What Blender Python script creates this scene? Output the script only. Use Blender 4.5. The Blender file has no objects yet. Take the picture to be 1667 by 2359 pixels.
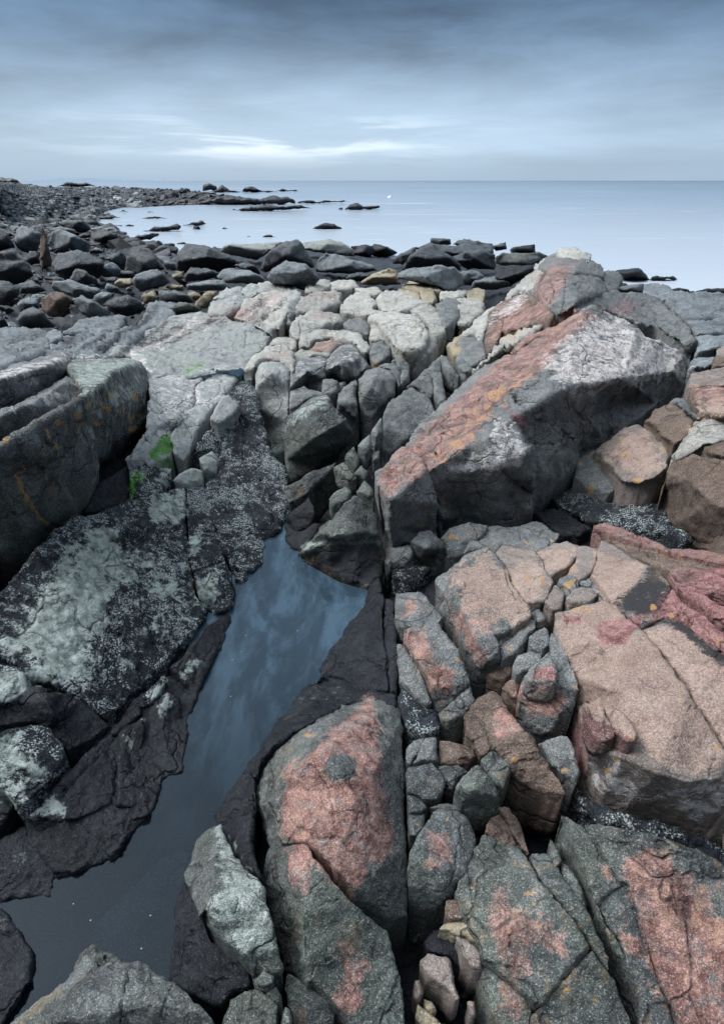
import bpy, math, random
import numpy as np
from mathutils import Vector
from mathutils.geometry import delaunay_2d_cdt
R = math.radians
SC = bpy.context.scene
COL = SC.collection

# ------------------------------------------------------------------ camera
H = 1.6                                   # eye height above the rock pool
PITCH = math.atan((1179.5 - 416.0) / (20.0 / 36.0 * 2359.0))
FPX = 20.0 / 36.0 * 2359.0
cd = bpy.data.cameras.new('camera')
cam = bpy.data.objects.new('camera', cd)
COL.objects.link(cam)
cd.sensor_fit = 'VERTICAL'; cd.sensor_height = 36.0; cd.sensor_width = 36.0; cd.lens = 20.0
cd.clip_start = 0.02; cd.clip_end = 40000
cam.location = (0, 0, H)
cam.rotation_euler = (math.pi / 2 - PITCH, 0, 0)
SC.camera = cam

# ------------------------------------------------------------------ sky and light
SUN_EL, SUN_AZ = R(50), R(-76)            # azimuth from +Y, to the left
w = bpy.data.worlds.new('World'); SC.world = w; w.use_nodes = True
nt = w.node_tree; nt.nodes.clear()


class NB:
    """small helper to write node trees"""
    def __init__(s, nt): s.nt = nt
    def n(s, typ, ins=None, **kw):
        nd = s.nt.nodes.new(typ)
        for k, v in kw.items(): setattr(nd, k, v)
        if ins:
            for k, v in ins.items():
                sk = nd.inputs[k]
                if isinstance(v, bpy.types.NodeSocket): s.nt.links.new(v, sk)
                else: sk.default_value = v
        return nd
    def m(s, op, a, b=None, c=None, clamp=False):
        nd = s.n('ShaderNodeMath', operation=op, use_clamp=clamp)
        for i, v in enumerate((a, b, c)):
            if v is None: continue
            if isinstance(v, bpy.types.NodeSocket): s.nt.links.new(v, nd.inputs[i])
            else: nd.inputs[i].default_value = v
        return nd.outputs[0]
    def mix(s, f, a, b, bt='MIX'):
        nd = s.n('ShaderNodeMix', data_type='RGBA', blend_type=bt, clamp_factor=True)
        for i, v in ((0, f), (6, a), (7, b)):
            if isinstance(v, bpy.types.NodeSocket): s.nt.links.new(v, nd.inputs[i])
            elif i == 0: nd.inputs[i].default_value = v
            else: nd.inputs[i].default_value = (*v, 1)
        return nd.outputs[2]
    def ss(s, v, lo, hi):
        nd = s.n('ShaderNodeMapRange', {0: v, 1: lo, 2: hi}, interpolation_type='SMOOTHSTEP')
        return nd.outputs[0]
    def noise(s, vec, scale, detail=4, rough=.55, dist=0.0):
        nd = s.n('ShaderNodeTexNoise', {'Vector': vec, 'Scale': scale, 'Detail': detail, 'Roughness': rough, 'Distortion': dist})
        return nd.outputs[0]
    def ramp(s, f, stops, interp='LINEAR'):
        nd = s.n('ShaderNodeValToRGB', {0: f})
        cr = nd.color_ramp; cr.interpolation = interp
        while len(cr.elements) < len(stops): cr.elements.new(.5)
        for e, (p, c) in zip(cr.elements, stops): e.position = p; e.color = (*c, 1)
        return nd.outputs[0]


b = NB(nt)
sky = b.n('ShaderNodeTexSky', sky_type='NISHITA', sun_disc=False, sun_elevation=SUN_EL, sun_rotation=SUN_AZ)
tc = b.n('ShaderNodeTexCoord').outputs['Generated']
sp = b.n('ShaderNodeSeparateXYZ', {0: tc})
X, Y, Z = sp.outputs
az = b.m('ARCTAN2', X, Y)
el = b.m('ARCSINE', Z)
cv = b.n('ShaderNodeCombineXYZ', {0: b.m('MULTIPLY', az, 2.1), 1: b.m('MULTIPLY', b.m('POWER', b.m('MAXIMUM', el, 0.0), .8), 10.0), 2: 0.37}).outputs[0]
# bands of stratus, drawn out sideways
n1 = b.noise(cv, 1.0, 5, .52, .35)
cv2 = b.n('ShaderNodeCombineXYZ', {0: b.m('MULTIPLY', az, 4.0), 1: b.m('MULTIPLY', el, 42.0), 2: 4.1}).outputs[0]
n2 = b.noise(cv2, 1.0, 4, .6, .4)
base = b.ramp(b.m('DIVIDE', el, R(90)), [
    (0.0, (.37, .49, .63)), (.033, (.385, .515, .665)), (.067, (.30, .42, .57)), (.105, (.16, .25, .38)),
    (.135, (.098, .170, .280)), (.18, (.10, .17, .27)), (.30, (.26, .34, .44)), (.6, (.78, .96, 1.16)), (1.0, (1.15, 1.36, 1.58))])
br = b.m('MULTIPLY_ADD', b.m('SUBTRACT', n1, .5), 1.15, 1.0)
br = b.m('MULTIPLY_ADD', b.m('SUBTRACT', n2, .5), .18, br)
# heavier broken cloud towards the top
cv3 = b.n('ShaderNodeCombineXYZ', {0: b.m('MULTIPLY', az, 3.2), 1: b.m('MULTIPLY', el, 11.0), 2: 7.7}).outputs[0]
br = b.m('ADD', br, b.m('MULTIPLY', b.m('SUBTRACT', b.noise(cv3, 1.0, 5, .6, .25), .5), b.m('MULTIPLY', b.ss(el, .02, .2), 1.7)))
br = b.m('MULTIPLY_ADD', b.m('SUBTRACT', br, 1.0), b.m('MULTIPLY_ADD', b.ss(el, .0, .045), .8, .2), 1.0)
# cloud contrast fades away above the frame
cl = b.mix(1.0, base, b.n('ShaderNodeCombineXYZ', {0: br, 1: br, 2: br}).outputs[0], 'MULTIPLY')
# thin bright break in the cloud a little left of centre, low over the sea
ga = b.m('DIVIDE', b.m('SUBTRACT', az, R(-8.0)), R(12.0))
ge = b.m('DIVIDE', b.m('SUBTRACT', el, R(3.1)), R(1.3))
g = b.m('EXPONENT', b.m('MULTIPLY', b.m('ADD', b.m('MULTIPLY', ga, ga), b.m('MULTIPLY', ge, ge)), -1.0))
g2a = b.m('DIVIDE', b.m('SUBTRACT', az, R(-8.0)), R(26.0))
g2e = b.m('DIVIDE', b.m('SUBTRACT', el, R(4.0)), R(4.5))
g2 = b.m('EXPONENT', b.m('MULTIPLY', b.m('ADD', b.m('MULTIPLY', g2a, g2a), b.m('MULTIPLY', g2e, g2e)), -1.0))
gg = b.m('MULTIPLY', g, b.ss(n2, .42, .66))
cl = b.mix(1.0, cl, b.mix(gg, (0, 0, 0), (.62, .58, .50)), 'ADD')
cl = b.mix(1.0, cl, b.mix(g2, (0, 0, 0), (.11, .13, .13)), 'ADD')
# soft key lobe added to the unseen sky high left; sky dimmed behind camera
KD = (math.sin(SUN_AZ) * math.cos(SUN_EL), math.cos(SUN_AZ) * math.cos(SUN_EL), math.sin(SUN_EL))
dt = b.n('ShaderNodeVectorMath', {0: tc, 1: KD}, operation='DOT_PRODUCT').outputs['Value']
lobe = b.m('EXPONENT', b.m('MULTIPLY', b.m('SUBTRACT', dt, 1.0), 7.0))
lobe = b.m('MULTIPLY', lobe, b.ss(el, .3, .6))
cl = b.mix(1.0, cl, b.mix(lobe, (0, 0, 0), (7.0, 7.0, 6.9)), 'ADD')
back = b.ss(Y, -.7, .15)
bk = b.m('MULTIPLY_ADD', back, .65, .35)
cl = b.mix(1.0, cl, b.n('ShaderNodeCombineXYZ', {0: bk, 1: bk, 2: bk}).outputs[0], 'MULTIPLY')
ns = b.mix(1.0, sky.outputs[0], (.1, .1, .1), 'MULTIPLY')
fin = b.mix(.93, ns, cl)
bg = b.n('ShaderNodeBackground', {0: fin, 1: 1.0})
out = b.n('ShaderNodeOutputWorld', {0: bg.outputs[0]})

sd = bpy.data.lights.new('sun', 'SUN'); sd.energy = 1.5; sd.angle = R(24); sd.color = (1.0, .97, .93)
so = bpy.data.objects.new('sun', sd); COL.objects.link(so)
sdir = Vector((math.sin(SUN_AZ) * math.cos(SUN_EL), math.cos(SUN_AZ) * math.cos(SUN_EL), math.sin(SUN_EL)))
so.rotation_euler = (-sdir).to_track_quat('-Z', 'Y').to_euler()
so.location = sdir * 30

SC.view_settings.view_transform = 'Standard'; SC.view_settings.look = 'None'
SC.view_settings.exposure = 0.12; SC.view_settings.gamma = 1.0
SC.view_settings.use_curve_mapping = False
# ------------------------------------------------------------------ numeric helpers
CP, SP = math.cos(PITCH), math.sin(PITCH)
CAM = np.array([0, 0, H])


def rays(uv):
    """photograph pixel -> direction in the world"""
    uv = np.asarray(uv, float).reshape(-1, 2)
    x = (uv[:, 0] - 833.5) / FPX; y = -(uv[:, 1] - 1179.5) / FPX
    return np.stack([x, CP + y * SP, -SP + y * CP], 1)


def at_z(uv, z):
    d = rays(uv); t = (np.asarray(z) - H) / np.minimum(d[:, 2], -1e-4)
    return CAM + d * t[:, None]


def at_y(uv, y):
    d = rays(uv); return CAM + d * (y / d[:, 1])[:, None]


def proj(P):
    q = np.asarray(P) - CAM
    x = q[:, 0]; f = q[:, 1] * CP - q[:, 2] * SP; u = q[:, 1] * SP + q[:, 2] * CP
    f = np.maximum(f, 1e-3)
    return np.stack([833.5 + FPX * x / f, 1179.5 - FPX * u / f], 1)


def _h(ix, iy, iz, s):
    M = np.uint32(0xffffffff)
    h = (ix.astype(np.int64) * 374761393 + iy.astype(np.int64) * 668265263 + iz.astype(np.int64) * 2147483647 + s * 974711) & 0xffffffff
    h = (h ^ (h >> 13)) * 1274126177 & 0xffffffff
    h = (h ^ (h >> 16)) * 2246822519 & 0xffffffff
    h = h ^ (h >> 15)
    return (h & 0xffff) / 32767.5 - 1.0


def vnoise(p, s=0):
    i = np.floor(p).astype(np.int64); f = p - i; f = f * f * (3 - 2 * f)
    r = 0
    for dx in (0, 1):
        for dy in (0, 1):
            for dz in (0, 1):
                wgt = (f[:, 0] if dx else 1 - f[:, 0]) * (f[:, 1] if dy else 1 - f[:, 1]) * (f[:, 2] if dz else 1 - f[:, 2])
                r = r + wgt * _h(i[:, 0] + dx, i[:, 1] + dy, i[:, 2] + dz, s)
    return r


def fbm(p, oct=4, s=0, gain=.5, ridged=False):
    a, r, q = 1.0, 0, np.array(p, float)
    for o in range(oct):
        v = vnoise(q, s + o * 17)
        if ridged: v = 1 - 2 * np.abs(v)
        r = r + a * v; a *= gain; q = q * 2.03 + 11.3
    return r


CROP = dict(A=(0, 400), B=(500, 400), C=(1067, 400), D=(0, 600), E=(500, 600), F=(1067, 600), G=(0, 900), H=(500, 900),
            I=(1067, 900), J=(0, 1300), K=(500, 1300), L=(1067, 1300), M=(0, 1759), N=(500, 1759), O=(1067, 1759))


def conv(c, x, y):
    if c == 'V': return x * 1.02774, y * 1.02774
    if c == 'S': return x, y
    o = CROP[c]; return o[0] + x / 2.7033, o[1] + y / 2.7033


def P3(c, s, dz=0.0):
    r = []
    for t in s.split():
        q = [float(v) for v in t.split(',')]
        u, v = conv(c, q[0], q[1]); r.append((u, v, q[2] if len(q) > 2 else dz))
    return np.array(r)


# typical height of the rock surface, given at pixels of the photograph (source px, metres)
GC = """-900,900,.9 -400,1300,.6 -400,1700,.35 -400,2100,.1 -300,2600,.1 2400,900,.9 2200,1500,.5 2200,2300,.25 833,2800,.1 1700,2700,.15
0,2359,.0 200,2320,.08 0,1900,.1 200,1800,.05 300,1900,.0 100,2080,-.02 0,1500,.30 200,1500,.2 450,1450,.02 0,1300,.42 300,1250,.25 500,1250,.08 600,1150,.04
400,900,.42 500,1000,.26 0,900,.75 200,900,.70 0,700,.25 150,1120,.5 560,1050,.12 480,1130,.13
600,850,.40 700,800,.40 900,900,.34 800,1000,.28 650,1060,.12 850,1150,.10 750,1270,.02 550,1500,-.02 350,1900,-.06 250,2150,-.1 700,1350,-.02
1100,1400,.22 950,1500,.17 950,1800,.15 950,2100,.12 1000,2300,.08 750,1700,.24 750,1950,.28 700,2200,.2 480,2100,.12 550,2300,.1 850,1450,.05 820,1600,.03 560,1850,.02
1300,1350,.30 1600,1300,.42 1500,1600,.38 1400,1830,.28 1250,2050,.18 1600,2100,.18 1400,2350,.10 1150,1600,.17 1150,1850,.12 1250,1900,.06
1600,1000,.50 1600,850,.55 1600,720,.58 1400,700,.62 1300,640,.75 1400,1120,.2 1250,1150,.12 1600,1180,.35
1000,700,.46 1100,780,.42 700,660,.36 900,640,.20 500,600,.0 500,750,.42 300,760,.36 700,720,.42 900,760,.42 1000,850,.34
650,575,-.25 800,580,-.3 1000,575,-.2 1150,600,.0 1600,655,.30 1500,640,.2 300,640,.08 100,620,.15 0,560,.1 300,560,-.3 450,560,-.4 200,520,-.3"""
gc = np.array([[float(v) for v in t.split(',')] for t in GC.split()])


def _phi(r): return r * r * np.log(r + 1e-9)


_gx = gc[:, :2] / 500.0
_K = _phi(np.linalg.norm(_gx[:, None] - _gx[None], axis=2)) + np.eye(len(gc)) * .002
_A = np.block([[_K, np.c_[np.ones(len(gc)), _gx]], [np.c_[np.ones(len(gc)), _gx].T, np.zeros((3, 3))]])
_w = np.linalg.solve(_A, np.r_[gc[:, 2], 0, 0, 0])


def G(uv):
    q = np.asarray(uv, float).reshape(-1, 2) / 500.0
    return _phi(np.linalg.norm(q[:, None] - _gx[None], axis=2)) @ _w[:-3] + np.c_[np.ones(len(q)), q] @ _w[-3:]


def cdt(p2, edges, kind):
    r = delaunay_2d_cdt([Vector((float(a), float(b_))) for a, b_ in p2], edges, [], kind, 1e-4)
    return np.array([[v[0], v[1]] for v in r[0]]), np.array([f for f in r[2] if len(f) == 3], dtype=int).reshape(-1, 3), r[3]


def seg_dist(p, a, b_):
    d = b_ - a; L = (d * d).sum() + 1e-12
    t = np.clip(((p - a) @ d) / L, 0, 1)
    return np.linalg.norm(p - a - t[:, None] * d, axis=1)


def poly_dist(p, poly, closed=True):
    n = len(poly); r = np.full(len(p), 1e9)
    for i in range(n if closed else n - 1): r = np.minimum(r, seg_dist(p, poly[i], poly[(i + 1) % n]))
    return r


def inside(p, poly):
    c = np.zeros(len(p), bool); x, y = p[:, 0], p[:, 1]; n = len(poly)
    for i in range(n):
        x1, y1 = poly[i]; x2, y2 = poly[(i + 1) % n]
        if y1 == y2: continue
        k = ((y1 > y) != (y2 > y)) & (x < (x2 - x1) * (y - y1) / (y2 - y1) + x1)
        c ^= k
    return c


def vnormals(V, F):
    a, b_, c = V[F[:, 0]], V[F[:, 1]], V[F[:, 2]]
    n = np.cross(b_ - a, c - a); r = np.zeros_like(V)
    for k in range(3): np.add.at(r, F[:, k], n)
    return r / (np.linalg.norm(r, axis=1)[:, None] + 1e-12)


def laplace(V, F, it, lam=.5, w=None):
    E = np.concatenate([F[:, [0, 1]], F[:, [1, 2]], F[:, [2, 0]]]); E = np.concatenate([E, E[:, ::-1]])
    cnt = np.bincount(E[:, 0], minlength=len(V)).astype(float)[:, None] + 1e-9
    for _ in range(it):
        s = np.zeros_like(V); np.add.at(s, E[:, 0], V[E[:, 1]])
        d = (s / cnt - V) * lam
        V = V + (d if w is None else d * w[:, None])
    return V


# ------------------------------------------------------------------ stains, lichen and some painted light, traced as patches on the stone
PAINT = []      # channel, polygon px, feather px, strength
CH = dict(pink=0, dark=1, green=2, orange=3, pale=4, tan=5, red=6)


def paint(ch, c, s, f=14, k=1.0): PAINT.append((CH[ch], P3(c, s)[:, :2], f, k))


def spots(ch, c, s, r=7, k=1.0):
    for i, q in enumerate(P3(c, s)):
        rr = r * (0.7 + .6 * ((i * 37) % 11) / 11)
        a = np.arange(0, 7) / 7 * math.tau
        PAINT.append((CH[ch], np.stack([q[0] + rr * np.cos(a), q[1] + rr * .8 * np.sin(a)], 1), r * .8, k))


def eval_paint(uv):
    A = np.zeros((len(uv), 7))
    lo, hi = uv.min(0), uv.max(0)
    for ch, poly, f, k in PAINT:
        if (poly.min(0) - f > hi).any() or (poly.max(0) + f < lo).any(): continue
        sel = np.where(((uv > poly.min(0) - f) & (uv < poly.max(0) + f)).all(1))[0]
        if not len(sel): continue
        p = uv[sel]; d = poly_dist(p, poly); d = np.where(inside(p, poly), d, -d)
        A[sel, ch] += k * np.clip(.5 + d / (2 * f), 0, 1)
    return np.clip(A, 0, 1)


def link(name, me, mat=None, parent=None):
    o = bpy.data.objects.new(name, me)
    if mat is not None: me.materials.append(mat)
    COL.objects.link(o)
    if parent: o.parent = parent
    return o


def tag(o, label, cat, group=None):
    o['label'] = label; o['category'] = cat
    if group: o['group'] = group
    return o


def mesh(name, V, F, origin=None, paintA=None, smooth=True):
    V = np.asarray(V, float)
    if origin is None: origin = np.array([V[:, 0].mean(), V[:, 1].mean(), V[:, 2].min()])
    me = bpy.data.meshes.new(name)
    me.from_pydata((V - origin).tolist(), [], F.tolist() if hasattr(F, 'tolist') else F)
    if paintA is not None:
        for nm, ks in (('stainA', (0, 1, 2, 3)), ('stainB', (4, 5, 6, 6))):
            ca = me.color_attributes.new(nm, 'FLOAT_COLOR', 'POINT')
            ca.data.foreach_set('color', np.ascontiguousarray(paintA[:, list(ks)], dtype=np.float32).ravel())
    me.polygons.foreach_set('use_smooth', np.full(len(me.polygons), smooth))
    me.update()
    return me, origin


def facets(q, rng, n=5, top=True):
    """a faceted dome over normalised q in [-1,1]^2 (0..1), min of tilted planes"""
    t = np.full(len(q), 1.0)
    for k in range(n):
        a = rng.uniform(0, math.tau); g_ = rng.uniform(.2, .95); c = rng.uniform(.66, 1.05)
        t = np.minimum(t, c - g_ * (q[:, 0] * math.cos(a) + q[:, 1] * math.sin(a)))
    return np.maximum(t, .05)


def densify(P, s):
    """resample a closed chain of world points so that it is about s px apart"""
    uv = proj(P); out = []
    for i in range(len(P)):
        a, b_ = P[i], P[(i + 1) % len(P)]
        n = max(1, int(np.linalg.norm(uv[(i + 1) % len(P)] - uv[i]) / s))
        for k in range(n): out.append(a + (b_ - a) * k / n)
    return np.array(out)


def dedupe(p2, tol):
    keep = []
    seen = {}
    for i, (x, y) in enumerate(p2):
        k = (int(x // tol), int(y // tol)); bad = False
        for dx in (-1, 0, 1):
            for dy in (-1, 0, 1):
                for j in seen.get((k[0] + dx, k[1] + dy), ()):
                    if abs(p2[j][0] - x) < tol and abs(p2[j][1] - y) < tol: bad = True
        if not bad: keep.append(i); seen.setdefault(k, []).append(i)
    return keep
# ------------------------------------------------------------------ rock builders
CRACKS = {}


def crack(rid, c, s, w=3.0, d=2.0): CRACKS.setdefault(rid, []).append((P3(c, s)[:, :2], w, d / 100))


def noise_disp(V, N, L, amp, seed, px):
    """rough broken surface; L = size of the rock, px = world size of one mesh step"""
    o = seed * 3.17
    d = .020 * L * fbm(V / L * 2.6 + o, 2, seed)
    d += .012 * L * np.round(fbm(V / L * 5.5 + o, 3, seed + 3) * 2.4) / 2.4
    q = V.copy(); q = q @ np.array([[.8, .5, .2], [-.45, .8, -.3], [-.3, .2, .9]])
    q[:, 1] *= 4.0
    d += .009 * L * fbm(q / L * 5 + o, 3, seed + 7, .55, True)
    f = 1 / max(px * 5, .012)
    d += .12 / f * fbm(V * f + o, 3, seed + 11, .6)
    return V + N * (d * amp)[:, None]


def slab(rid, c, outline, ridges=(), lift=0.0, ab=False, dome=2.0, depth=22.0, s=4.5, rnd=1, amp=1.0, seed=None, taper=.05, nf=4):
    """block of rock whose visible face is traced in 3D: outline and ridge lines carry their own heights"""
    seed = seed if seed is not None else (sum(ord(ch) * (i + 3) for i, ch in enumerate(rid)) % 997)
    rng = random.Random(seed)
    O = P3(c, outline)
    RL = [P3(c if ':' not in r else r.split(':')[0].strip(), r.split(':')[-1]) for r in ridges]
    pts = [tuple(q) for q in O]; edges = [(i, (i + 1) % len(O)) for i in range(len(O))]
    for rl in RL:
        prev = None
        for q in rl:
            dd = [abs(q[0] - p[0]) + abs(q[1] - p[1]) for p in pts]; j = int(np.argmin(dd))
            if dd[j] > 4: pts.append(tuple(q)); j = len(pts) - 1
            if prev is not None and prev != j: edges.append((prev, j))
            prev = j
    pts = np.array(pts)
    z = pts[:, 2] / 100 + lift / 100
    if not ab: z = z + G(pts[:, :2])
    if rid != 'sub': z = np.maximum(z, .004)
    W = at_z(pts[:, :2], np.minimum(z, H - .12))
    cv, ct, orig = cdt(pts[:, :2], edges, 1)
    cw = np.zeros((len(cv), 3))
    for i, og in enumerate(orig):
        if len(og): cw[i] = W[og[0]]
        else:
            j = np.argsort(((pts[:, :2] - cv[i]) ** 2).sum(1))[:3]; ww = 1 / (1 + ((pts[j, :2] - cv[i]) ** 2).sum(1))
            zz = (W[j, 2] * ww).sum() / ww.sum(); cw[i] = at_z(cv[i:i + 1], [zz])[0]
    n_o = len(O)
    B = densify(W[:n_o], s)
    Luv = proj(B)
    size = np.ptp(B, axis=0); L = float(np.sort(size)[-2:].mean())
    # ragged outline
    mid = B.mean(0)
    wpx = np.linalg.norm(B - CAM, axis=1) / FPX
    jit = fbm(B / (L + .05) * 9 + seed, 3, seed)
    dirc = B - mid; dirc[:, 2] = 0; dirc /= (np.linalg.norm(dirc, axis=1)[:, None] + 1e-9)
    buv = proj(B)
    # jitter within the image-plane footprint, a few px
    ctr = buv.mean(0); dv = buv - ctr; dv /= (np.linalg.norm(dv, axis=1)[:, None] + 1e-9)
    sz = min(np.ptp(buv[:, 0]), np.ptp(buv[:, 1]))
    ja = min(5.0, .03 * sz) * amp
    buv2 = buv + dv * (jit * ja + 2.0)[:, None]
    lo, hi = buv2.min(0), buv2.max(0)
    clo = np.maximum(lo, [-90, -90]); chi = np.minimum(hi, [1757, 2440])
    gx, gy = np.meshgrid(np.arange(lo[0], hi[0], s), np.arange(lo[1], hi[1], s * .9))
    gx = gx + (np.arange(gx.shape[0]) % 2 * s * .5)[:, None]
    gp = np.stack([gx.ravel(), gy.ravel()], 1); nr = np.random.RandomState(seed)
    gp += nr.uniform(-.22, .22, gp.shape) * s
    gp = gp[inside(gp, buv2)]
    if len(gp): gp = gp[poly_dist(gp, buv2) > s * .6]
    # cracks
    extra, ekind = [], []
    cr = CRACKS.get(rid, [])
    for path, wd, dp in cr:
        q = []
        for i in range(len(path) - 1):
            n = max(1, int(np.linalg.norm(path[i + 1] - path[i]) / 3.5))
            for k in range(n): q.append(path[i] + (path[i + 1] - path[i]) * k / n)
        q.append(path[-1]); q = np.array(q)
        nrm = np.gradient(q, axis=0); nrm = np.stack([-nrm[:, 1], nrm[:, 0]], 1); nrm /= (np.linalg.norm(nrm, axis=1)[:, None] + 1e-9)
        jj = fbm(np.c_[q / 14, np.full(len(q), seed)], 3, seed)
        q = q + nrm * (jj * 3.0)[:, None]
        wv = wd * (.65 + .5 * vnoise(np.c_[q / 30, np.full(len(q), 3.)], 5))
        if len(gp): gp = gp[poly_dist(gp, q, False) > wd * 1.2]
        taperw = np.minimum(1, np.minimum(np.arange(len(q)), np.arange(len(q))[::-1]) / 5 + .15)
        for side in (0, -1, 1):
            extra.append(q + nrm * (side * wv)[:, None]); ekind.append((dp * taperw) if side == 0 else np.zeros(len(q)))
    if extra:
        ex = np.concatenate(extra); ek = np.concatenate(ekind)
        ok = inside(ex, buv2); ok[ok] = poly_dist(ex[ok], buv2) > 1.2
        ex, ek = ex[ok], ek[ok]
        kp = dedupe(ex, 1.0); ex, ek = ex[kp], ek[kp]
    else: ex, ek = np.zeros((0, 2)), np.zeros(0)
    allp = np.concatenate([buv2, gp, ex]); nb = len(buv2)
    drop = np.concatenate([np.zeros(nb + len(gp)), ek])
    dv_, dt, dorig = cdt(allp, [(i, (i + 1) % nb) for i in range(nb)], 1)
    # height of each dense point on the coarse facets
    PW = np.zeros((len(dv_), 3)); done = np.zeros(len(dv_), bool); dr = rays(dv_)
    bestd = np.full(len(dv_), 1e18)
    for t in ct:
        a, b_, cc = cv[t[0]], cv[t[1]], cv[t[2]]
        den = (b_[1] - cc[1]) * (a[0] - cc[0]) + (cc[0] - b_[0]) * (a[1] - cc[1])
        if abs(den) < 1e-6: continue
        l1 = ((b_[1] - cc[1]) * (dv_[:, 0] - cc[0]) + (cc[0] - b_[0]) * (dv_[:, 1] - cc[1])) / den
        l2 = ((cc[1] - a[1]) * (dv_[:, 0] - cc[0]) + (a[0] - cc[0]) * (dv_[:, 1] - cc[1])) / den
        l3 = 1 - l1 - l2
        out_ = np.maximum(0, -np.minimum(np.minimum(l1, l2), l3))
        m_ = out_ < bestd - 1e-12
        if not m_.any(): continue
        A3, B3, C3 = cw[t[0]], cw[t[1]], cw[t[2]]
        N3 = np.cross(B3 - A3, C3 - A3)
        dn = dr[m_] @ N3
        ll = np.clip(np.stack([l1[m_], l2[m_], l3[m_]], 1), 0, 1); ll /= ll.sum(1)[:, None]
        alt = ll[:, :1] * A3 + ll[:, 1:2] * B3 + ll[:, 2:] * C3
        tt = ((A3 - CAM) @ N3) / np.where(np.abs(dn) < 1e-9, 1e-9, dn)
        Pp = CAM + dr[m_] * tt[:, None]
        # plane hit, unless the plane is seen edge on
        tb = np.linalg.norm(alt - CAM, axis=1); th = np.linalg.norm(Pp - CAM, axis=1)
        bad = (tt <= 0) | (np.abs(th - tb) > .25 * tb)
        Pp[bad] = (CAM + dr[m_] / np.linalg.norm(dr[m_], axis=1)[:, None] * tb[:, None])[bad]
        PW[m_] = Pp; bestd[m_] = out_[m_]
    nbv = len(dv_)
    # orient up
    if len(dt) == 0: return None
    e1 = PW[dt[:, 1]] - PW[dt[:, 0]]; e2 = PW[dt[:, 2]] - PW[dt[:, 0]]
    a2 = (dv_[dt[:, 1]] - dv_[dt[:, 0]]); b2 = (dv_[dt[:, 2]] - dv_[dt[:, 0]])
    flip = (a2[:, 0] * b2[:, 1] - a2[:, 1] * b2[:, 0]) > 0        # image y points down
    dt[flip] = dt[flip][:, ::-1]
    o2n = {}
    for i, og in enumerate(dorig):
        for k in og: o2n[k] = i
    ring = []
    for i in range(nb):
        k = o2n.get(i)
        if k is not None and (not ring or ring[-1] != k): ring.append(k)
    dropn = np.zeros(nbv)
    for k, i in o2n.items():
        if k < len(drop): dropn[i] = max(dropn[i], drop[k])
    dist = poly_dist(dv_, buv2)
    r_in = max(dist.max(), 1.0)
    if dome:
        q = (dv_ - (lo + hi) / 2) / ((hi - lo) / 2 + 1e-6)
        prof = np.sqrt(np.clip(1 - (1 - np.clip(dist / (r_in * .16), 0, 1)) ** 2, 0, 1))
        add = dome * .8 / 100 * np.minimum(prof, facets(q, rng, nf))
        # lift along the ray so the outline on the picture stays
        dd = dr / np.linalg.norm(dr, axis=1)[:, None]
        PW = PW - dd * (add / np.maximum(-dd[:, 2], .35))[:, None]
    # skirts
    rp = PW[ring]; ctr = rp.mean(0); wp = np.linalg.norm(rp - CAM, axis=1) / FPX * s
    rows = [PW]; idx = [np.array(ring)]; F = [dt]; cnt = nbv
    inn = ctr - rp; inn[:, 2] = 0
    D = depth / 100
    steps = [(.6, 0), (1.6, 0), (3.2, 0)]
    offs = [np.minimum(wp * k, D * .5) for k, _ in steps] + [np.full(len(rp), D * .7), np.full(len(rp), D)]
    duv = [dv_]
    for j, of in enumerate(offs):
        of = np.maximum(of, 0)
        tp = taper * (of / D)
        q = rp + inn * tp[:, None]; q[:, 2] = rp[:, 2] - of
        rows.append(q); new = np.arange(cnt, cnt + len(rp)); cnt += len(rp)
        a = idx[-1]; bb = new
        a2_, b2_ = np.roll(a, -1), np.roll(bb, -1)
        F.append(np.stack([a, bb, b2_], 1)); F.append(np.stack([a, b2_, a2_], 1)); idx.append(new)
        duv.append(dv_[ring])
    rows.append(np.array([[ctr[0], ctr[1], rp[:, 2].min() - D]])); duv.append(dv_[ring][:1])
    a = idx[-1]; F.append(np.stack([a, np.full(len(a), cnt), np.roll(a, -1)], 1))
    V = np.concatenate(rows); F = np.concatenate(F); duv = np.concatenate(duv)
    # make skirt winding agree with the top
    ori = 0
    x, y = dv_[ring][:, 0], dv_[ring][:, 1]
    ori = (x * np.roll(y, -1) - np.roll(x, -1) * y).sum()
    if ori > 0: F[len(dt):] = F[len(dt):, ::-1]
    ww = np.full(len(V), .8); ww[:nbv] = np.clip(.6 - dist / (s * 3.0), .05, .6); V = laplace(V, F, rnd, .5, ww)
    V[:nbv, 2] -= dropn
    N = vnormals(V, F)
    px = float(np.median(wp))
    am = np.full(len(V), amp); 
    V = noise_disp(V, N, L, amp, seed, px)
    V[:nbv] -= N[:nbv] * 0
    A = eval_paint(duv)
    me, o = mesh(rid, V, F, None, A)
    return me, o


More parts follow.
